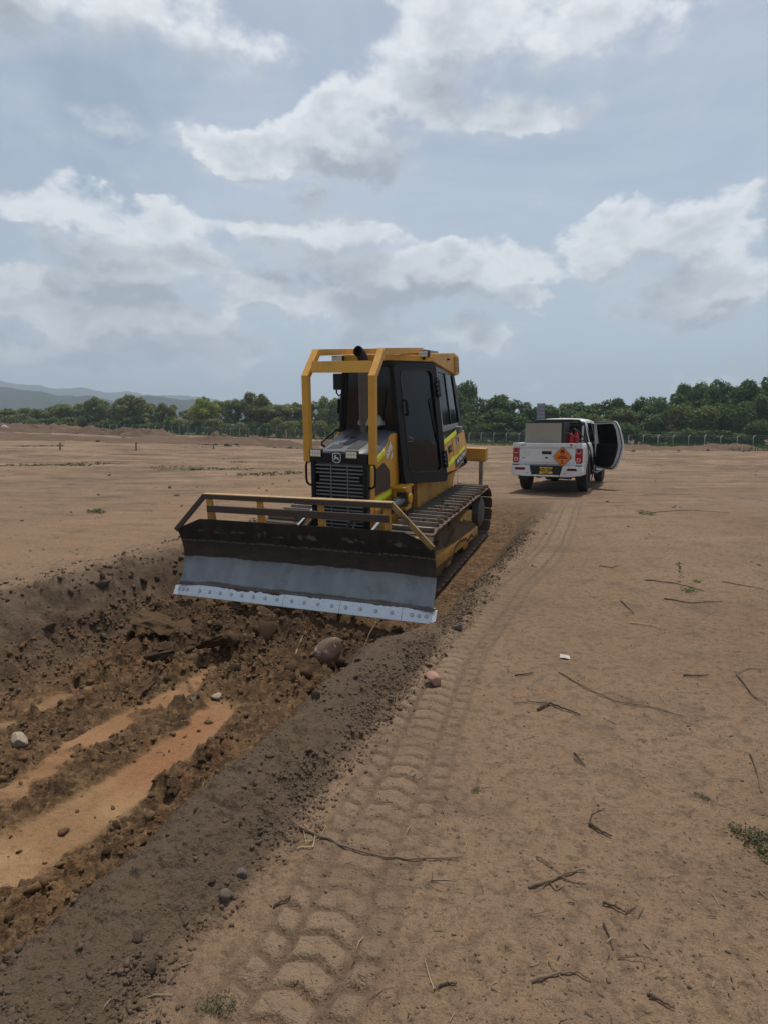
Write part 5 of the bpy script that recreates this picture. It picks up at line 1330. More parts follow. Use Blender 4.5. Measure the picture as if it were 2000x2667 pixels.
SIL = [(-200, 1050), (-60, 1062), (0, 1063), (58, 1060), (90, 1072), (120, 1062), (173, 1053), (215, 1058), (260, 1040), (300, 1048), (357, 1034), (400, 1052), (434, 1044), (463, 1066), (482, 1088), (506, 1066), (535, 1040), (578, 1036), (631, 1040), (670, 1031), (705, 1048), (747, 1047), (800, 1052), (850, 1042), (884, 1026), (930, 1030), (1000, 1030), (1080, 1020), (1150, 1008), (1190, 1001), (1235, 1022), (1269, 1046), (1303, 1030), (1340, 1046), (1387, 1062), (1430, 1058), (1476, 1053), (1536, 1048), (1600, 1044), (1640, 1042), (1674, 1048), (1718, 1022), (1797, 1003), (1850, 998), (1896, 991), (1950, 990), (1990, 996), (2100, 985), (2250, 990)]
def sil(px): return float(np.interp(px, [a for a, b in SIL], [b for a, b in SIL]))
G_R, G_L, G_B = 'dense trees behind the fence on the truck side', 'trees behind the fence on the hill side', 'bushes growing against the fence'
rt = random.Random(5)
# right-hand thicket
TL = {('round', 'dark'): 'tall dark green broadleaf tree in the thicket behind the parked pickup truck', ('round', 'bush'): 'tall fresh green broadleaf tree in the thicket behind the parked pickup truck',
      ('L', 'round', 'mid'): 'rounded mid green tree in the row behind the fence under the hills', ('L', 'round', 'olive'): 'rounded grey olive tree in the row behind the fence under the hills',
      ('L', 'flat', 'mid'): 'flat topped mid green tree in the row behind the fence under the hills', ('L', 'flat', 'olive'): 'flat topped grey olive tree in the row behind the fence under the hills'}
px = 1195
while px < 2330:
    k_, m_ = 'round', rt.choice(['dark', 'dark', 'bush'])
    tree(px, sil(px)+rt.uniform(-2, 12), fdepth(px)+rt.uniform(10, 20), rt.uniform(105, 150), k_, m_, 'broadleaf_tree', TL[(k_, m_)], G_R)
    px += rt.uniform(30, 48)
px = 1215
while px < 2310:
    k_, m_ = 'bush' if rt.random() < .6 else 'round', rt.choice(['dark', 'bush', 'mid'])
    tree(px, sil(px)+rt.uniform(14, 45), fdepth(px)+rt.uniform(4, 9), rt.uniform(90, 140), k_, m_, 'thicket_tree', 'lower %s %s tree at the fence side of the thicket behind the truck' % ('bushy' if k_ == 'bush' else 'rounded', {'dark': 'dark green', 'bush': 'fresh green', 'mid': 'yellowish green'}[m_]), G_R+', lower row')
    px += rt.uniform(34, 56)
px = 1200
while px < 2310:
    m_ = rt.choice(['bush', 'dark', 'bush'])
    tree(px, 1113+rt.uniform(-32, 8), fdepth(px)+rt.uniform(2, 4), rt.uniform(70, 120), 'bush', m_, 'bush', 'low %s bush pressed against the mesh fence behind the truck' % {'dark': 'dark green', 'bush': 'fresh green'}[m_], G_B)
    px += rt.uniform(32, 50)
tree(1196, 1000, fdepth(1196)+22, 120, 'flat', 'dark', 'umbrella_tree', 'tall dark flat topped tree rising just behind the bulldozer cab', None, 0)
tree(1800, 1003, fdepth(1800)+24, 150, 'flat', 'dark', 'umbrella_tree', 'tall dark flat topped tree rising highest out of the thicket beyond the open truck door', None, 1)
# left-hand row
px = -40
while px < 1195:
    near_gap = abs(px-482) < 20
    if not near_gap:
        k_, m_ = 'flat' if rt.random() < .22 else 'round', rt.choice(['mid', 'olive', 'olive', 'mid'])
        tree(px, sil(px)+rt.uniform(-1, 7), fdepth(px)+rt.uniform(8, 20), rt.uniform(75, 115), k_, m_, 'field_tree', TL[('L', k_, m_)], G_L)
    px += rt.uniform(26, 42)
tree(538, 1039, fdepth(540)+8, 100, 'round', 'lime', 'lime_tree', 'yellow green tree standing out brightest in the row under the hills', None, 2)
tree(670, 1030, fdepth(670)+8, 95, 'round', 'olive', 'round_tree', 'tall rounded grey green tree in the row beside the bulldozer guard', None, 1)
tree(357, 1034, fdepth(357)+6, 105, 'round', 'olive', 'round_tree', 'tall wide grey green tree below the lower end of the hills', None, 3)
tree(262, 1040, fdepth(262)+5, 70, 'round', 'mid', 'round_tree', 'narrow upright dark tree beside the wide grey green one', None, 0)
px = -30
while px < 1195:
    m_ = rt.choice(['olive', 'mid', 'bush'])
    tree(px, 1100+rt.uniform(-22, 6) - (8 if px < 300 else 0), fdepth(px)+rt.uniform(2, 5), rt.uniform(55, 100), 'bush', m_, 'bush', 'low %s bush behind the mesh fence under the distant hills' % {'olive': 'grey olive', 'mid': 'yellowish green', 'bush': 'fresh green'}[m_], G_B+' on the hill side')
    px += rt.uniform(26, 42)

# ---- hills
HILLM = None
def hill_material():
    m, T = material('hill_forest'); v = T.n('ShaderNodeNewGeometry').outputs['Position']
    n = T.noise(v, .02, 6, .65); n2 = T.noise(v, .15, 3, .6)
    c = T.mix(T.ramp(n, .35, .65), (.012, .022, .014), (.028, .040, .022)); c = T.mix(T.m('MULTIPLY', n2, .5), c, (.02, .03, .015))
    b = T.n('ShaderNodeBsdfPrincipled', {'Base Color': c, 'Roughness': .95, 'Specular IOR Level': .1}); finish(T, b); return m
HILLM = hill_material()
def ridge(name, pts, depth, thick, seed):
    xs = np.arange(-1400, 1300, 9.0); yt = np.interp(xs, [p[0] for p in pts], [p[1] for p in pts])
    n1 = fbm(xs, xs*0+seed, 1/60., 4, .55, seed=seed)-.5; n2 = vnoise(xs/9.0*1.7, xs*0, seed+5)-.5
    top = (HORY-yt)/FPX*depth; top = np.where(top > 2, top*(1+.10*n1) + depth*.0016*n2, -20)
    X = (xs-1000)/FPX*depth; v, f = [], []
    rows = [(-1.0, 0.0), (-.75, .22), (-.5, .5), (-.25, .8), (-.1, .95), (0, 1.0), (.15, .93), (.5, .5), (1, 0)]
    for (d, hh) in rows:
        for i in range(len(xs)):
            g_ = fbm(np.array([X[i]*.012]), np.array([d*2.2+seed]), 1.0, 3, .55, seed=seed+9)[0]-.5
            v.append((X[i], depth+d*thick, max(-8, top[i]*hh*(1+.25*g_*(1-hh)*2)) if hh > 0 else -8))
    n = len(xs)
    for r_ in range(len(rows)-1):
        for i in range(n-1): a = r_*n+i; f.append((a, a+1, a+1+n, a+n))
    q = MB(); q.add(v, f); tag(q.obj(name, HILLM, sm=True), kind='structure')
ridge('hills', [(-1400, 1000), (-300, 990), (-60, 1010), (0, 1015), (24, 1005), (62, 1012), (120, 1019), (160, 1031), (193, 1029), (217, 1036), (250, 1031), (289, 1038), (310, 1048), (340, 1040), (366, 1029), (410, 1031), (482, 1039), (525, 1039), (560, 1052), (700, 1056), (760, 1052), (860, 1060), (1000, 1085), (1150, 1113), (1300, 1113)], 1500, 420, 3)
ridge('hills', [(-1400, 970), (-200, 985), (0, 993), (72, 1000), (120, 1003), (159, 1017), (190, 1014), (231, 1010), (289, 1024), (338, 1021), (386, 1027), (450, 1030), (506, 1034), (600, 1046), (760, 1060), (900, 1075), (1000, 1113), (1300, 1113)], 3100, 600, 8)

# ================================================================== LOOSE THINGS ON THE GROUND
def gza(x, y): return ground_z(np.asarray(x, float), np.asarray(y, float))
def soil_mat(name, c0, c1, c2, scale=30):
    m, T = material(name)
    v = T.n('ShaderNodeTexCoord').outputs['Object']; oi = T.n('ShaderNodeObjectInfo')
    at = T.n('ShaderNodeVertexColor', layer_name='tone'); sp = T.n('ShaderNodeSeparateColor', {0: at.outputs[0]})
    n1 = T.noise(v, scale, 5, .65)
    f = T.m('ADD', T.m('MULTIPLY', sp.outputs[0], .6), T.m('MULTIPLY', oi.outputs['Random'], .4), clamp=True)
    c = T.mix(f, c0, c1); c = T.mix(T.m('MULTIPLY', T.ramp(n1, .45, .7), .6), c, c2)
    bp = T.n('ShaderNodeBump', {'Height': n1, 'Strength': .8, 'Distance': .006})
    b = T.n('ShaderNodeBsdfPrincipled', {'Base Color': c, 'Roughness': .95, 'Specular IOR Level': .12, 'Normal': bp.outputs[0]}); finish(T, b); return m
CLODT = soil_mat('clod_trench', (.046, .029, .018), (.135, .081, .042), (.20, .120, .062))
CLODB = soil_mat('clod_windrow', (.074, .051, .036), (.125, .088, .059), (.165, .115, .078))
CLODS = soil_mat('pebble_sand', (.085, .058, .039), (.22, .155, .105), (.15, .10, .066))
def lump_mesh(name, sub, seed, mat, flat=1.0, ang=.35):
    r = random.Random(seed); bm = bmesh.new(); bmesh.ops.create_icosphere(bm, subdivisions=sub, radius=1)
    pl_ = [(Vector((r.gauss(0, 1), r.gauss(0, 1), r.gauss(0, 1))).normalized(), r.uniform(.45, .85)) for _ in range(7)]
    for v in bm.verts:
        p = v.co.copy()
        for nn, dd in pl_:
            e_ = p.dot(nn)
            if e_ > dd: p -= nn*(e_-dd)*.9
        p *= 1+r.uniform(-ang, ang)*.35
        v.co = Vector((p.x, p.y, p.z*flat))
    me = bpy.data.meshes.new(name); bm.to_mesh(me); bm.free(); me.materials.append(mat); return me
def scatter(name, base, P, sizes, seed, mat, sink=.36, tone=None):
    """one mesh of many small lumps resting on the ground"""
    r = np.random.default_rng(seed); n = len(P)
    bv = [np.array([v.co[:] for v in m.vertices]) for m in base]; bf = [np.array([p.vertices[:] for p in m.polygons]) for m in base]
    k = r.integers(0, len(base), n); allv, allf, tn, off = [], [], [], 0
    tone = r.random(n) if tone is None else tone
    for b in range(len(base)):
        ids = np.where(k == b)[0]
        if not len(ids): continue
        m_ = len(ids); q = r.normal(size=(m_, 4)); q /= np.linalg.norm(q, axis=1)[:, None]
        w, x, y, z = q.T
        R = np.stack([1-2*(y*y+z*z), 2*(x*y-z*w), 2*(x*z+y*w), 2*(x*y+z*w), 1-2*(x*x+z*z), 2*(y*z-x*w), 2*(x*z-y*w), 2*(y*z+x*w), 1-2*(x*x+y*y)], -1).reshape(m_, 3, 3)
        sc = sizes[ids][:, None]*(.60+.85*r.random((m_, 3)))
        V = np.einsum('nij,nvj->nvi', R, bv[b][None]*sc[:, None, :]); V[:, :, 2] *= .85
        V += P[ids][:, None, :]; V[:, :, 2] += (sizes[ids]*(1-2*sink)*.6)[:, None]
        nv = bv[b].shape[0]; allv.append(V.reshape(-1, 3)); allf.append((bf[b][None]+(np.arange(m_)*nv)[:, None, None]+off).reshape(-1, 3)); tn.append(np.repeat(tone[ids], nv)); off += m_*nv
    V = np.concatenate(allv); F = np.concatenate(allf); tn = np.concatenate(tn)
    me = bpy.data.meshes.new(name); me.vertices.add(len(V)); me.vertices.foreach_set('co', V.astype(np.float32).ravel())
    me.loops.add(F.size); me.loops.foreach_set('vertex_index', F.astype(np.int32).ravel()); me.polygons.add(len(F)); me.polygons.foreach_set('loop_start', np.arange(0, F.size, 3, dtype=np.int32)); me.update(calc_edges=True)
    ca = me.color_attributes.new('tone', 'FLOAT_COLOR', 'POINT'); c = np.ones((len(V), 4), np.float32); c[:, 0] = tn; ca.data.foreach_set('color', c.ravel())
    me.materials.append(mat); return me
L0 = [lump_mesh('l', 1, 40+i, CLODT, .8, .5) for i in range(3)]
for m_ in L0: m_.materials.clear()
def ico0(seed):
    r = random.Random(seed); bm = bmesh.new(); bmesh.ops.create_icosphere(bm, subdivisions=1, radius=1)
    for v in bm.verts: v.co *= r.uniform(.45, 1.3)
    me = bpy.data.meshes.new('l'); bm.to_mesh(me); bm.free(); return me
S0 = [ico0(60+i) for i in range(4)]
gr_ = np.random.default_rng(21)
def st_points(s, t):
    x, y = xy_of(s, t); return np.stack([x, y, gza(x, y)], -1)
def lognorm(n, med_, sig, lo, hi): return np.clip(med_*np.exp(gr_.normal(0, sig, n)), lo, hi)
# --- uncountable crumbs
n = 15000; s_ = gr_.uniform(-7.6, -1.9, n); t_ = gr_.uniform(-1.65, 1.45, n)
_, mk = ground_z(*xy_of(s_, t_), masks=True)
cl = fbm(*xy_of(s_, t_), 2.6, 3, .6, seed=81)
keep = (gr_.random(n) < np.clip(.15+2.2*(cl-.40)+.6*mk['pile'], .03, 1))*(gr_.random(n) > mk['ochre_sun']*.93)
s_, t_ = s_[keep], t_[keep]; P = st_points(s_, t_); sz = lognorm(len(s_), .010, .55, .004, .030)
tag(link('soil_crumbs', scatter('soil_crumbs', S0, P, sz, 1, CLODT)), 'loose brown crumbs of dug earth over the trench floor', 'soil', kind='stuff')
n = 42000; s_ = -8.2+11.6*gr_.random(n)**1.7; t_ = np.where(gr_.random(n) < .62, gr_.normal(2.02, .07, n), gr_.uniform(1.25, 2.05, n))
cl = fbm(*xy_of(s_, t_), 3.0, 3, .6, seed=82); keep = (gr_.random(n) < np.clip(.2+2.4*(cl-.42), .04, 1)) & (t_ < 2.22)
s_, t_ = s_[keep], t_[keep]; P = st_points(s_, t_); sz = lognorm(len(s_), .0046, .5, .0020, .016)
tag(link('windrow_crumbs', scatter('windrow_crumbs', S0, P, sz, 2, CLODB)), 'small grey brown crumbs rolled down the windrow beside the trench', 'soil', kind='stuff')
n = 5200; s_ = gr_.uniform(-6.5, 1.0, n); t_ = gr_.uniform(-2.6, -1.1, n); cl = fbm(*xy_of(s_, t_), 2.4, 3, .6, seed=83); keep = gr_.random(n) < np.clip(.2+2.4*(cl-.45), .03, 1)
s_, t_ = s_[keep], t_[keep]; P = st_points(s_, t_); sz = lognorm(len(s_), .010, .6, .004, .03)
tag(link('bank_crumbs', scatter('bank_crumbs', S0, P, sz, 3, CLODB)), 'crumbs of earth fallen along the broken far bank of the trench', 'soil', kind='stuff')
n = 9000; y_ = 1.3+9*gr_.random(n)**1.6; x_ = gr_.uniform(-.1, .72, n)*(y_+.6)+gr_.normal(0, .1, n); P = np.stack([x_, y_, gza(x_, y_)], -1); ss, tt = st_of(x_, y_); ok = tt > 2.1; P = P[ok]
tag(link('sand_grit', scatter('sand_grit', S0, P, lognorm(len(P), .0026, .45, .0012, .008), 4, CLODS)), 'coarse grit scattered over the sandy track', 'grit', kind='stuff')
n = 3600; y_ = 7+70*gr_.random(n)**2.2; x_ = gr_.uniform(-.75, .75, n)*y_; ss, tt = st_of(x_, y_); cl = fbm(x_, y_, .6, 3, .6, seed=84)
ok = ((tt > 2.2) | (tt < -2.1) | (ss > 5)) & (gr_.random(n) < np.clip(.15+2.5*(cl-.45), .02, 1)); x_, y_ = x_[ok], y_[ok]; P = np.stack([x_, y_, gza(x_, y_)], -1)
tag(link('field_crumbs', scatter('field_crumbs', S0, P, lognorm(len(P), .011, .6, .004, .045)*np.clip(y_/14, .6, 1.6), 6, CLODS)), 'small clods and stones strewn over the bare field', 'soil', kind='stuff')
# --- the largest clods, one by one
CL = {'t': [lump_mesh('soil_clod', 2, 10+i, CLODT, .8, .75) for i in range(5)], 'b': [lump_mesh('soil_clod', 2, 20+i, CLODB, .85, .75) for i in range(4)]}
for k_ in CL:
    for m_ in CL[k_]: smooth(m_, True)
def clods(n, fs, ft, med_, lo, hi, kind, label, group, seed):
    r = np.random.default_rng(seed); s1 = fs(r, n); t1 = ft(r, n); P = st_points(s1, t1)
    for i in range(n):
        z_ = float(np.clip(med_*math.exp(r.normal(0, .4)), lo, hi)); me = CL[kind][int(r.integers(0, len(CL[kind])))]
        o = link('soil_clod', me, None, (P[i, 0], P[i, 1], P[i, 2]+z_*.10), tuple(r.uniform(0, 6.28, 3)), (z_*r.uniform(.8, 1.4), z_, z_*r.uniform(.6, .9)))
        tag(o, label, 'clod', group)
clods(95, lambda r, n: r.normal(-3.45, .42, n), lambda r, n: r.uniform(-1.5, 1.3, n), .042, .022, .12, 't', 'dark brown earth clod in the churned heap before the raised blade', 'clods heaped before the blade', 31)
clods(95, lambda r, n: r.uniform(-7.2, -4.3, n), lambda r, n: np.where(r.random(n) < .5, r.uniform(.85, 1.35, n), r.uniform(-1.4, .4, n)), .022, .013, .055, 't', 'brown earth clod lying on the dug trench floor', 'clods on the trench floor', 32)
clods(70, lambda r, n: r.uniform(-7.4, 2.5, n), lambda r, n: np.where(r.random(n) < .7, r.normal(2.02, .06, n), r.uniform(1.5, 2.0, n)), .0145, .009, .032, 'b', 'grey brown clod at the foot of the windrow', 'clods along the windrow', 33)
clods(40, lambda r, n: r.uniform(-5.6, -1.5, n), lambda r, n: r.uniform(-2.0, -1.35, n), .040, .02, .10, 'b', 'grey lump of broken soil on the far trench bank', 'lumps on the broken bank', 34)
# slabs of crusted soil
SLAB = [lump_mesh('soil_slab', 3, 70+i, CLODT, .28, .7) for i in range(3)]
for i, (px, py, z, w, rx, lab) in enumerate([(400, 1590, -.12, .24, .35, 'long flat slab of crusted soil topmost in the heap by the far bank'), (345, 1650, -.22, .13, 1.0, 'upright pointed block of crusted soil below the flat slab'),
        (420, 1660, -.24, .20, -.3, 'dark crust slab tilted across the heap beneath the pointed block'), (560, 1640, -.16, .17, .8, 'big dark block of soil standing in the middle of the heap'), (480, 1610, -.2, .18, .2, 'broken crust slab behind the dark standing block'),
        (730, 1735, -.30, .11, .9, 'orange brown block of soil below the pale boulder'), (455, 2030, -.40, .085, 1.0, 'grey splintered chunk standing on the orange scraped strip'), (255, 2295, -.38, .11, .9, 'yellow brown block of soil at the inner foot of the windrow'), (375, 1760, -.36, .15, .15, 'thin crust plate lying at the edge of the scraped floor')]):
    p = pix_ground(px, py, z); me = SLAB[i % 3]; zz_ = max(gz1(p.x, p.y)+w*.12, z-.12)
    tag(link('soil_slab', me, None, (p.x, p.y, zz_), (rx, .2*(-1)**i, i*1.3), (w, w*.7, w*(1.0 if rx < .6 else .8))), lab, 'slab', 'slabs of crusted soil')
# stones
def stone(px, py, z, r_, mat, lab, sc=(1, .8, .75), seed=1, up=.45):
    p = pix_ground(px, py, z); zz_ = gz1(p.x, p.y)
    me = lump_mesh('stone', 3, seed, mat, 1, .08); smooth(me); tag(link('stone', me, None, (p.x, p.y, max(zz_, z-.1)+r_*up), (.3*seed, .2, seed*1.7), (r_*sc[0], r_*sc[1], r_*sc[2])), lab, 'stone')
def stone_mat(name, a, b, c, sc=8):
    m, T = material(name); v = T.n('ShaderNodeTexCoord').outputs['Object']; n1 = T.noise(v, sc*.4, 5, .6); n2 = T.noise(v, sc*2, 4, .6)
    col = T.mix(T.ramp(n1, .4, .6), a, b); col = T.mix(T.ramp(n2, .58, .7), col, c)
    b_ = T.n('ShaderNodeBsdfPrincipled', {'Base Color': col, 'Roughness': .85}); bp = T.n('ShaderNodeBump', {'Height': n2, 'Strength': .6, 'Distance': .004}); T.put(b_.inputs['Normal'], bp.outputs[0]); finish(T, b_); return m
PINK = stone_mat('pink_stone', (.31, .155, .115), (.37, .205, .155), (.19, .085, .062)); PALE = stone_mat('pale_stone', (.25, .19, .13), (.34, .275, .20), (.14, .09, .055)); BOUL = stone_mat('boulder', (.105, .064, .039), (.145, .092, .057), (.42, .37, .31), .75); GREYS = stone_mat('grey_stone', (.095, .074, .056), (.13, .10, .08), (.07, .052, .04))
stone(1128, 1782, 0, .062, PINK, 'angular pink stone beside the tyre track at the windrow foot', (1, .8, .8), 3)
stone(862, 1700, -.20, .135, BOUL, 'rounded brown boulder with a white scar in front of the blade', (.75, .75, 1.1), 5, .9)
stone(48, 1912, -.42, .060, PALE, 'pale stone alone on the dug floor beside the far bank', (1.3, .9, .8), 7)
stone(562, 1808, -.44, .045, PALE, 'flat pale stone between the two scraped strips', (1.3, .9, .5), 9)
stone(506, 1815, -.44, .042, GREYS, 'grey stone next to the flat pale one between the scraped strips', (1.2, 1, .7), 11)
stone(1190, 1632, 0.03, .050, GREYS, 'grey stone on the windrow just below the right blade corner', (1.4, .9, .6), 13)
stone(630, 2240, .08, .022, GREYS, 'grey stone set in the face of the windrow', (1, .8, 1), 15)
stone(585, 2300, .08, .024, GREYS, 'dark round stone lower on the windrow face', (1, 1, .9), 17)
# twigs: path of picture points on the ground
TW = {'dark': paint('twig_dark', (.055, .036, .024), .9, dirt=(.03, .02, .014), amount=.5, scale=20), 'brown': paint('twig_brown', (.15, .10, .062), .9, dirt=(.07, .045, .03), amount=.5, scale=20), 'straw': paint('twig_straw', (.42, .31, .17), .85, dirt=(.2, .13, .07), amount=.4, scale=20)}
def twig(pts, r_, mat, lab, z=0.0, forks=(), arch_=.006):
    def line(pts, r0, r1):
        out = []
        for i, p_ in enumerate(pts):
            g = pix_ground(p_[0], p_[1], z if len(p_) < 3 else p_[2]); base = gz1(g.x, g.y) if len(p_) < 3 else p_[2]
            out.append(Vector((g.x, g.y, base)))
        fine = []
        for i in range(len(out)-1):
            for k in range(4): fine.append(out[i].lerp(out[i+1], k/4))
        fine.append(out[-1]); n_ = len(fine)
        for i, v in enumerate(fine):
            if len(pts[0]) < 3: v.z = gz1(v.x, v.y)+r0*.9+arch_*abs(math.sin(i*1.3)); v.x += random.uniform(-1, 1)*r0*.35
        return fine, [r0+(r1-r0)*i/(n_-1) for i in range(n_)]
    q = MB(); f_, rr = line(pts, r_, r_*.45); q.tube(f_, rr, 6)
    for fk in forks:
        f2, r2 = line(fk, r_*.5, r_*.25); q.tube(f2, r2, 5)
    tag(q.obj('dry_twig', TW[mat], None, sm=True), lab, 'twig', 'dry twigs on the ground')
twig([(765, 2155), (860, 2195), (950, 2230), (1060, 2243), (1195, 2242)], .0055, 'brown', 'long bent stick lying across the tyre track', forks=[[(800, 2172), (815, 2150), (800, 2120)], [(830, 2182), (800, 2205), (775, 2220)], [(845, 2190), (820, 2160), (845, 2140)]])
twig([(775, 2215), (815, 2210), (822, 2180), (790, 2150)], .0028, 'straw', 'tangle of pale straw at the thick end of the long stick', forks=[[(800, 2212), (790, 2160), (830, 2140)], [(780, 2200), (830, 2190), (850, 2150)]])
twig([(1375, 2315), (1430, 2300), (1470, 2280), (1522, 2267)], .0058, 'brown', 'curved brown twig lying over a patch of dark litter', forks=[[(1395, 2232), (1430, 2255), (1455, 2275), (1480, 2297)], [(1430, 2300), (1445, 2322), (1470, 2310)], [(1455, 2285), (1490, 2300), (1530, 2302)]])
twig([(1534, 2150), (1560, 2168), (1592, 2184)], .0065, 'dark', 'short thick dark twig with a thin curved offshoot', forks=[[(1534, 2150), (1540, 2125), (1575, 2110)]])
twig([(1455, 1755), (1530, 1798), (1603, 1831), (1700, 1846), (1790, 1870)], .0045, 'brown', 'long thin stalk snaking over the sand past the white scrap')
twig([(1398, 1852), (1431, 1837), (1470, 1852), (1512, 1867)], .0075, 'dark', 'dark splintered twig just below the long thin stalk', forks=[[(1431, 1837), (1380, 1832), (1335, 1834)]])
twig([(1917, 1755), (1959, 1810), (1995, 1834)], .006, 'brown', 'straight twig pointing towards the grass clump at the field side', forks=[[(1917, 1755), (1950, 1742), (1998, 1744)]])
twig([(1956, 1963), (1971, 2012), (1983, 2072)], .0075, 'brown', 'thick straight stick lying above the dry grass clump')
twig([(1494, 1963), (1525, 1998)], .005, 'dark', 'short dark twig below the splintered one', forks=[[(1494, 1978), (1520, 1996)]])
twig([(1615, 1565), (1651, 1601)], .006, 'dark', 'forked dark twig on the open sand below the green weeds', forks=[[(1651, 1601), (1620, 1598)]])
twig([(1383, 2558), (1457, 2538), (1503, 2535), (1539, 2558)], .0042, 'brown', 'thin bow shaped twig with a hair thin fork', forks=[[(1427, 2505), (1440, 2525), (1457, 2538)]])
twig([(1685, 2594), (1719, 2615), (1755, 2635)], .0042, 'dark', 'dark twig with pale splinters lying alone', forks=[[(1690, 2605), (1722, 2612)]])
twig([(1570, 2405), (1585, 2440), (1596, 2479)], .0036, 'dark', 'thin dark root leading away from the dark litter patch')
twig([(1570, 2353), (1600, 2364), (1629, 2379)], .0050, 'dark', 'dark twig inside the dark litter patch', forks=[[(1629, 2379), (1657, 2362)]])
twig([(1141, 2576), (1165, 2568), (1188, 2570)], .0045, 'dark', 'short dark twig beside the nearest tyre prints')
twig([(713, 2366), (735, 2350), (760, 2345)], .0050, 'dark', 'short dark twig between windrow and tyre prints')
twig([(1130, 2585), (1115, 2540), (1105, 2500)], .0018, 'straw', 'single upright pale straw stem by the tyre prints')
twig([(921, 1712, -.30), (948, 1686, -.20), (965, 1645, -.10), (981, 1619, -.06), (1028, 1626, -.10)], .007, 'brown', 'crooked root arching out of the heap beside the boulder')
twig([(768, 1712, -.36), (775, 1690, -.32), (782, 1672, -.26), (790, 1655, -.22)], .006, 'straw', 'pale broken root sticking up in front of the boulder')
for i, (a, b, c, lb_) in enumerate([((1680, 1512), (1760, 1520), (1830, 1540), 'loose dry branch lying beside the green weeds'), ((1730, 1560), (1800, 1575), (1880, 1570), 'dry brush strip just below the green weeds'), ((1880, 1515), (1930, 1525), (1990, 1535), 'thin dry branch trailing out beyond the weeds'), ((1640, 1625), (1700, 1632), (1720, 1640), 'pale stalk on the sand between weeds and long stalk'), ((1780, 1762), (1815, 1765), (1845, 1762), 'short dark stub on the open sand'), ((1340, 1765), (1370, 1762), (1388, 1758), 'small dark stick by the tyre track'), ((1700, 1335), (1800, 1330), (1900, 1338), 'dry branch lying far out on the field'), ((1560, 1475), (1590, 1480), (1615, 1472), 'dark curled leaf stalk near the far tyre track')]):
    twig([a, b, c], .006, ['dark', 'dark', 'brown', 'straw', 'dark', 'dark', 'dark', 'dark'][i], lb_)
# straw bits, too many to count
def straw(n, seed):
    r = np.random.default_rng(seed); q = MB()
    y_ = 1.35+10*r.random(n)**1.7; x_ = r.uniform(-.55, .75, n)*(y_+.5); s1, t1 = st_of(x_, y_); z_ = gza(x_, y_)
    cl = fbm(x_, y_, 1.3, 3, .6, seed=91)
    for i in range(n):
        if t1[i] < 2.05 and r.random() < .85: continue
        if r.random() > .25+2.2*(cl[i]-.4): continue
        L_ = float(np.clip(.03*math.exp(r.normal(0, .6)), .010, .13)); a = r.uniform(0, 6.28); w = r.uniform(.0008, .0021)
        d_ = Vector((math.cos(a), math.sin(a), r.uniform(-.08, .16))); p = Vector((x_[i], y_[i], z_[i]+.004)); e_ = p+d_*L_; n_ = Vector((-d_.y, d_.x, 0))*w
        m_ = p.lerp(e_, .5)+Vector((r.uniform(-1, 1), r.uniform(-1, 1), .3))*L_*.12
        q.add([p-n_, p+n_, m_+n_, m_-n_, e_, p+Vector((0, 0, w*1.6)), m_+Vector((0, 0, w*1.6))], [(0, 3, 6, 5), (1, 5, 6, 2), (3, 4, 6), (2, 6, 4)], int(r.integers(0, 3)))
    tag(q.obj('straw_bits', [TW['straw'], TW['brown'], TW['dark']]), 'bits of straw and thin stems strewn over the sand', 'straw', kind='stuff')
straw(2600, 5)
# paper scrap
SCRAP = plain('scrap_paper', (.55, .47, .40), .8)
p = pix_ground(1470, 1714); q = MB(); z_ = gz1(p.x, p.y)
q.add([(p.x-.035, p.y, z_+.006), (p.x-.005, p.y-.022, z_+.012), (p.x+.03, p.y-.03, z_+.005), (p.x+.036, p.y+.01, z_+.016), (p.x+.005, p.y+.03, z_+.010), (p.x-.022, p.y+.035, z_+.022), (p.x+.002, p.y+.004, z_+.026)], [(0, 1, 6), (1, 2, 6), (2, 3, 6), (3, 4, 6), (4, 5, 6), (5, 0, 6)])
tag(q.obj('paper_scrap', SCRAP), 'small crumpled white scrap lying on the open sand', 'litter')
# weeds and grass
GRS = leaf_material('weed_leaves', (.035, .060, .018), (.10, .15, .045)); DRYG = leaf_material('dry_grass', (.055, .060, .028), (.125, .125, .058))
def tuft_mesh(n, h_, spread, seed, mat, curl=.5, wide=.012):
    r = random.Random(seed); v, f, tn = [], [], []
    for i in range(n):
        a = r.random()*6.28; rr = spread*math.sqrt(r.random()); x0, y0 = rr*math.cos(a), rr*math.sin(a); hh = h_*r.uniform(.4, 1.1); a2 = r.random()*6.28; c_ = curl*hh*r.uniform(.3, 1); w = wide*r.uniform(.6, 1.3)
        nx, ny = -math.sin(a2)*w, math.cos(a2)*w; b = len(v)
        v += [(x0-nx, y0-ny, -.01), (x0+nx, y0+ny, -.01), (x0+nx+math.cos(a2)*c_*.4, y0+ny+math.sin(a2)*c_*.4, hh*.6), (x0-nx+math.cos(a2)*c_*.4, y0-ny+math.sin(a2)*c_*.4, hh*.6), (x0+math.cos(a2)*c_, y0+math.sin(a2)*c_, hh*.9)]
        f += [(b, b+1, b+2, b+3), (b+3, b+2, b+4)]; tn += [r.random()]*5
    me = bpy.data.meshes.new('blades'); me.from_pydata(v, [], f); me.materials.append(mat); ca = me.color_attributes.new('leaf', 'FLOAT_COLOR', 'POINT')
    c = np.ones((len(v), 4), np.float32); c[:, 0] = tn; c[:, 1] = 0; ca.data.foreach_set('color', c.ravel()); return me
def weed_mesh(seed, mat, blobs, nl, ls):
    return foliage_mesh('weed', mat, blobs, nl, ls, seed, .2)
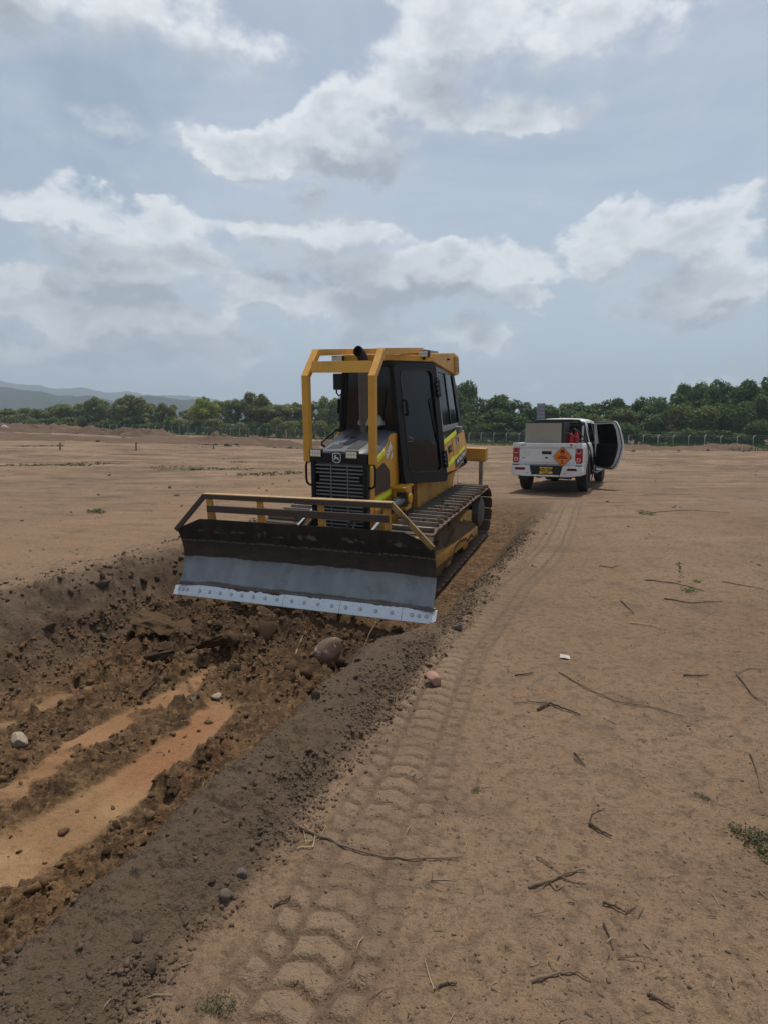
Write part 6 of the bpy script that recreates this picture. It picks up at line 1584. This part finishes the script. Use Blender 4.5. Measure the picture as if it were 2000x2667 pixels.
TUF = [weed_mesh(1, GRS, [(0, 0, .02, .13, .10, .025), (.08, .03, .03, .06, .05, .03), (-.09, -.02, .025, .06, .05, .025)], 170, .013), weed_mesh(2, DRYG, [(0, 0, .012, .10, .08, .018), (.06, .02, .01, .05, .05, .014), (-.07, .03, .01, .04, .04, .012)], 260, .008), tuft_mesh(110, .22, .5, 3, DRYG, .8, .012), weed_mesh(4, GRS, [(0, 0, .05, .02, .02, .05), (.01, 0, .12, .015, .015, .05), (.025, 0, .18, .02, .02, .03)], 46, .014)]
for (px, py, k, sc, lab) in [(1681, 1340, 0, 1.4, 'low green weed alone on the open sand towards the fence'), (1796, 1540, 0, .75, 'small green weed between the dry branches'), (1772, 1512, 3, 1.0, 'thin upright green weed sprouting from the dry branches'), (1815, 1515, 0, .45, 'tiny green weed next to the upright one'),
        (1965, 2185, 1, .9, 'dry mossy grass clump near the thick straight stick'), (1995, 2215, 1, 1.0, 'larger dry grass clump behind the mossy one'), (570, 2620, 1, .55, 'small dark moss patch between windrow and tyre prints'), (250, 1335, 1, 2.2, 'grey dry tuft on the ground beyond the far bank'), (1240, 2060, 1, .3, 'tiny dry tuft beside the tyre track'), (1830, 2080, 1, .4, 'tiny dead tuft on the sand above the grass clump')]:
    p = pix_ground(px, py); tag(link('weed', TUF[k], None, (p.x, p.y, gz1(p.x, p.y)), (0, 0, px*.7), (sc,)*3), lab, 'weed')
for i, (px, py, w, lab) in enumerate([(110, 1215, 3.0, 'green grass patch out beyond the far bank of the trench'), (200, 1212, 2.6, 'green grass patch on the bare field under the mounds'), (450, 1222, 3.2, 'long green grass patch next to the bulldozer guard'), (590, 1225, 2.4, 'green grass patch close behind the blade rack'), (110, 1172, 2.6, 'tall grass clump in front of the dirt mounds'), (620, 1202, 1.6, 'small grass patch between mounds and bulldozer'), (500, 1165, 2.4, 'thin grass line below the mounds'), (700, 1240, 2.0, 'grass patch beside the grab handle of the bulldozer')]):
    p = pix_ground(px, py); z_ = gz1(p.x, p.y); k_ = p.y/ (p.y + 1e-6)
    tag(link('grass_patch', TUF[2], None, (p.x, p.y, z_), (0, 0, i), (w*1.3, w*.6, .55)), lab, 'grass')
def grass_strip(pts, n, h0, h1, seed, name, lab):
    r = np.random.default_rng(seed); q = MB()
    for i in range(n):
        px, dd = pts(r); x = (px-1000)/FPX*dd; z_ = gz1(x, dd) if i % 6 == 0 else z_; hh = r.uniform(h0, h1); w = r.uniform(.03, .07); a = r.uniform(0, 3.14); dx, dy = math.cos(a)*w, math.sin(a)*w; lx, ly = r.normal(0, .25*hh, 2)
        q.add([(x-dx, dd-dy, z_-.05), (x+dx, dd+dy, z_-.05), (x+lx, dd+ly, z_+hh)], [(0, 1, 2)])
    me = q.mesh(name, GRS); ca = me.color_attributes.new('leaf', 'FLOAT_COLOR', 'POINT'); c = np.ones((len(me.vertices), 4), np.float32); c[:, 0] = np.repeat(r.random(len(me.vertices)//3+1), 3)[:len(me.vertices)]; c[:, 1] = np.repeat(r.random(len(me.vertices)//3+1) < .3, 3)[:len(me.vertices)]; ca.data.foreach_set('color', c.ravel())
    tag(link(name, me), lab, 'grass', kind='stuff')
def strip_r(r):
    px = r.uniform(1190, 2100); return px, fdepth(px)-abs(r.normal(0, 2.2))-.3
def strip_r2(r):
    c_ = r.choice([1250, 1290, 1690, 1640, 1900, 1960]); px = r.normal(c_, 45); return px, fdepth(px)-r.uniform(4, 13)
def strip_l(r):
    px = r.uniform(-40, 900); return px, fdepth(px)-abs(r.normal(0, 1.8))-.2
grass_strip(strip_r, 3600, .25, .85, 1, 'fence_grass', 'tall grass growing along the foot of the fence behind the truck')
grass_strip(strip_r2, 2600, .12, .5, 2, 'field_grass', 'patchy grass on the field edge in front of the fence')
grass_strip(strip_l, 3000, .25, .8, 3, 'fence_grass', 'tall grass growing along the fence under the hills')
# dirt mounds
def mound(x, y, w, h_, i):
    n_, m_ = 34, 22; v, f = [], []
    for a in range(n_):
        for b in range(m_):
            u, q_ = a/(n_-1)*2-1, b/(m_-1)*2-1; xx, yy = x+u*w*1.3, y+q_*w*.75; r2 = u*u+q_*q_
            hh = h_*max(0, 1-r2)**1.1*(.35+1.2*float(fbm(np.array([xx*1.0]), np.array([yy*1.0]), .55, 4, .6, seed=26)[0])) + (.26*h_)*float(vnoise(np.array(xx*2.3), np.array(yy*2.3), 5)-.5)*max(0, 1-r2)*2
            v.append((xx-x, yy-y, hh-.06 if r2 < .95 else -.25))
    for a in range(n_-1):
        for b in range(m_-1): k = a*m_+b; f.append((k, k+m_, k+m_+1, k+1))
    q = MB(); q.add(v, f); q_ = q.obj('dirt_mound', MOUNDM, None, sm=True, loc=(x, y, gz1(x, y)))
    lab = ('low brown earth mound heaped along the fence behind the truck' if x > 0 else ('broad long earth mound on the field before the fence under the hills' if w > 5.5 else 'small steep earth mound on the field before the fence under the hills' if h_ > .8*1.35 else 'low rounded earth mound on the field before the fence under the hills')); tag(q_, lab, 'mound', 'earth mounds by the fence')
MOUNDM = soil_mat('mound_soil', (.115, .075, .050), (.19, .125, .082), (.09, .062, .044), 1.2)
for i, (x, y, w, h_) in enumerate(MOUNDS): mound(x, y, w, h_*1.35, i)
P = []
for k in range(420):
    x, y, w, h_ = MOUNDS[int(gr_.integers(0, len(MOUNDS)))]; P.append((x+gr_.normal(0, w*.8), y-abs(gr_.normal(0, w*.5)), 0))
P = np.array(P); P[:, 2] = ground_z(P[:, 0], P[:, 1], detail=False)
tag(link('rubble', scatter('rubble', L0, P, lognorm(len(P), .13, .5, .05, .45), 8, CLODS)), 'scattered stones and lumps around the far earth mounds', 'rubble', kind='stuff')
q = MB(); dd = 99.; x = (42-1000)/FPX*dd; z_ = gz1(x, dd)
me = lump_mesh('white_sack', 3, 77, WHITE, .5, .1); smooth(me); tag(link('white_sack', me, None, (x, dd-2.0, z_+.75), (.2, .5, .3), (.75, .3, .5)), 'white sack thrown on top of an earth mound below the hills', 'sack')
for (px, py, h_, lab) in [(355, 1176, .55, 'dark wooden stake standing upright on the far field'), (157, 1178, .5, 'dark stake stub in front of the mounds'), (556, 1168, .35, 'short dark stub by the mounds near the bulldozer')]:
    p = pix_ground(px, py); q = MB(); q.tube([(0, 0, -.1), (.01, 0, h_*.6), (.03, .02, h_)], [.05, .045, .03], 8); tag(q.obj('stake', BARK, None, loc=(p.x, p.y, gz1(p.x, p.y))), lab, 'stake')
# grey ribbed board standing beyond the truck
SIGNM = paint('sign_grey', (.24, .25, .28), .55, dirt=(.15, .14, .13), amount=.3, scale=3)
dd = 34.0; x = (1403-1000)/FPX*dd; z_ = gz1(x, dd); sg = empty('ribbed_board', (x, dd, z_), (0, 0, -.12)); tag(sg, 'tall narrow grey ribbed board standing behind the pickup truck', 'board')
ht = 1.62+(HORY-1052)/FPX*dd - z_
q = MB(); q.box((-.215, -.03, .25), (-.175, .03, ht)); q.box((.195, -.03, .25), (.215, .03, ht)); q.box((-.175, -.004, .25), (.195, .0, ht-.02)); q.box((-.215, -.03, ht), (.215, .03, ht+.02)); q.obj('frame', SIGNM, sg, bevel=.004)
for k in range(int((ht-.4)/.20)):
    q = MB(); zt_ = ht-.04-.20*k; q.box((-.165, -.050, zt_-.140), (.185, -.008, zt_)); q.obj('slat', SIGNM, sg, bevel=.004)
for sd in (-1, 1):
    q = MB(); q.tube([(sd*.15, .03, -.3), (sd*.15, .03, ht*.8)], .03, 8); q.obj('post', SIGNM, sg)
# far white shed roof in the tree gap
q = MB(); dd = fdepth(482)+60; x = (486-1000)/FPX*dd; zr = 1.62+(HORY-1083)/FPX*dd; z_ = gz1(x, dd)
sh = empty('shed', (x, dd, z_)); tag(sh, 'small white roofed shed showing through the gap in the trees', 'building')
q.box((-3.2, -2, -.5), (3.2, 2, zr-z_-.9)); q.obj('wall', CONC, sh); q = MB(); q.prism([(-3.6, zr-z_-.95), (0, zr-z_+.1), (3.6, zr-z_-.95), (3.6, zr-z_-.85), (0, zr-z_+.2), (-3.6, zr-z_-.85)], 'y', -2.4, 2.4); q.obj('roof', WHITE, sh)
q = MB(); q.box((-.6, -2.03, .0), (.4, -1.99, 2.0)); q.obj('door', BARK, sh)

# ---- hazy air
def haze():
    m, T = material('haze_air')
    vol = T.n('ShaderNodeVolumePrincipled', {'Color': (.74, .87, 1.0), 'Density': .00038, 'Anisotropy': .2})
    out = T.n('ShaderNodeOutputMaterial'); T.t.links.new(vol.outputs[0], out.inputs['Volume'])
    q = MB(); q.box((-5200, -300, -25), (5200, 3900, 300)); o = q.obj('haze', m); tag(o, kind='stuff')
    bpy.context.view_layer.update()
haze()
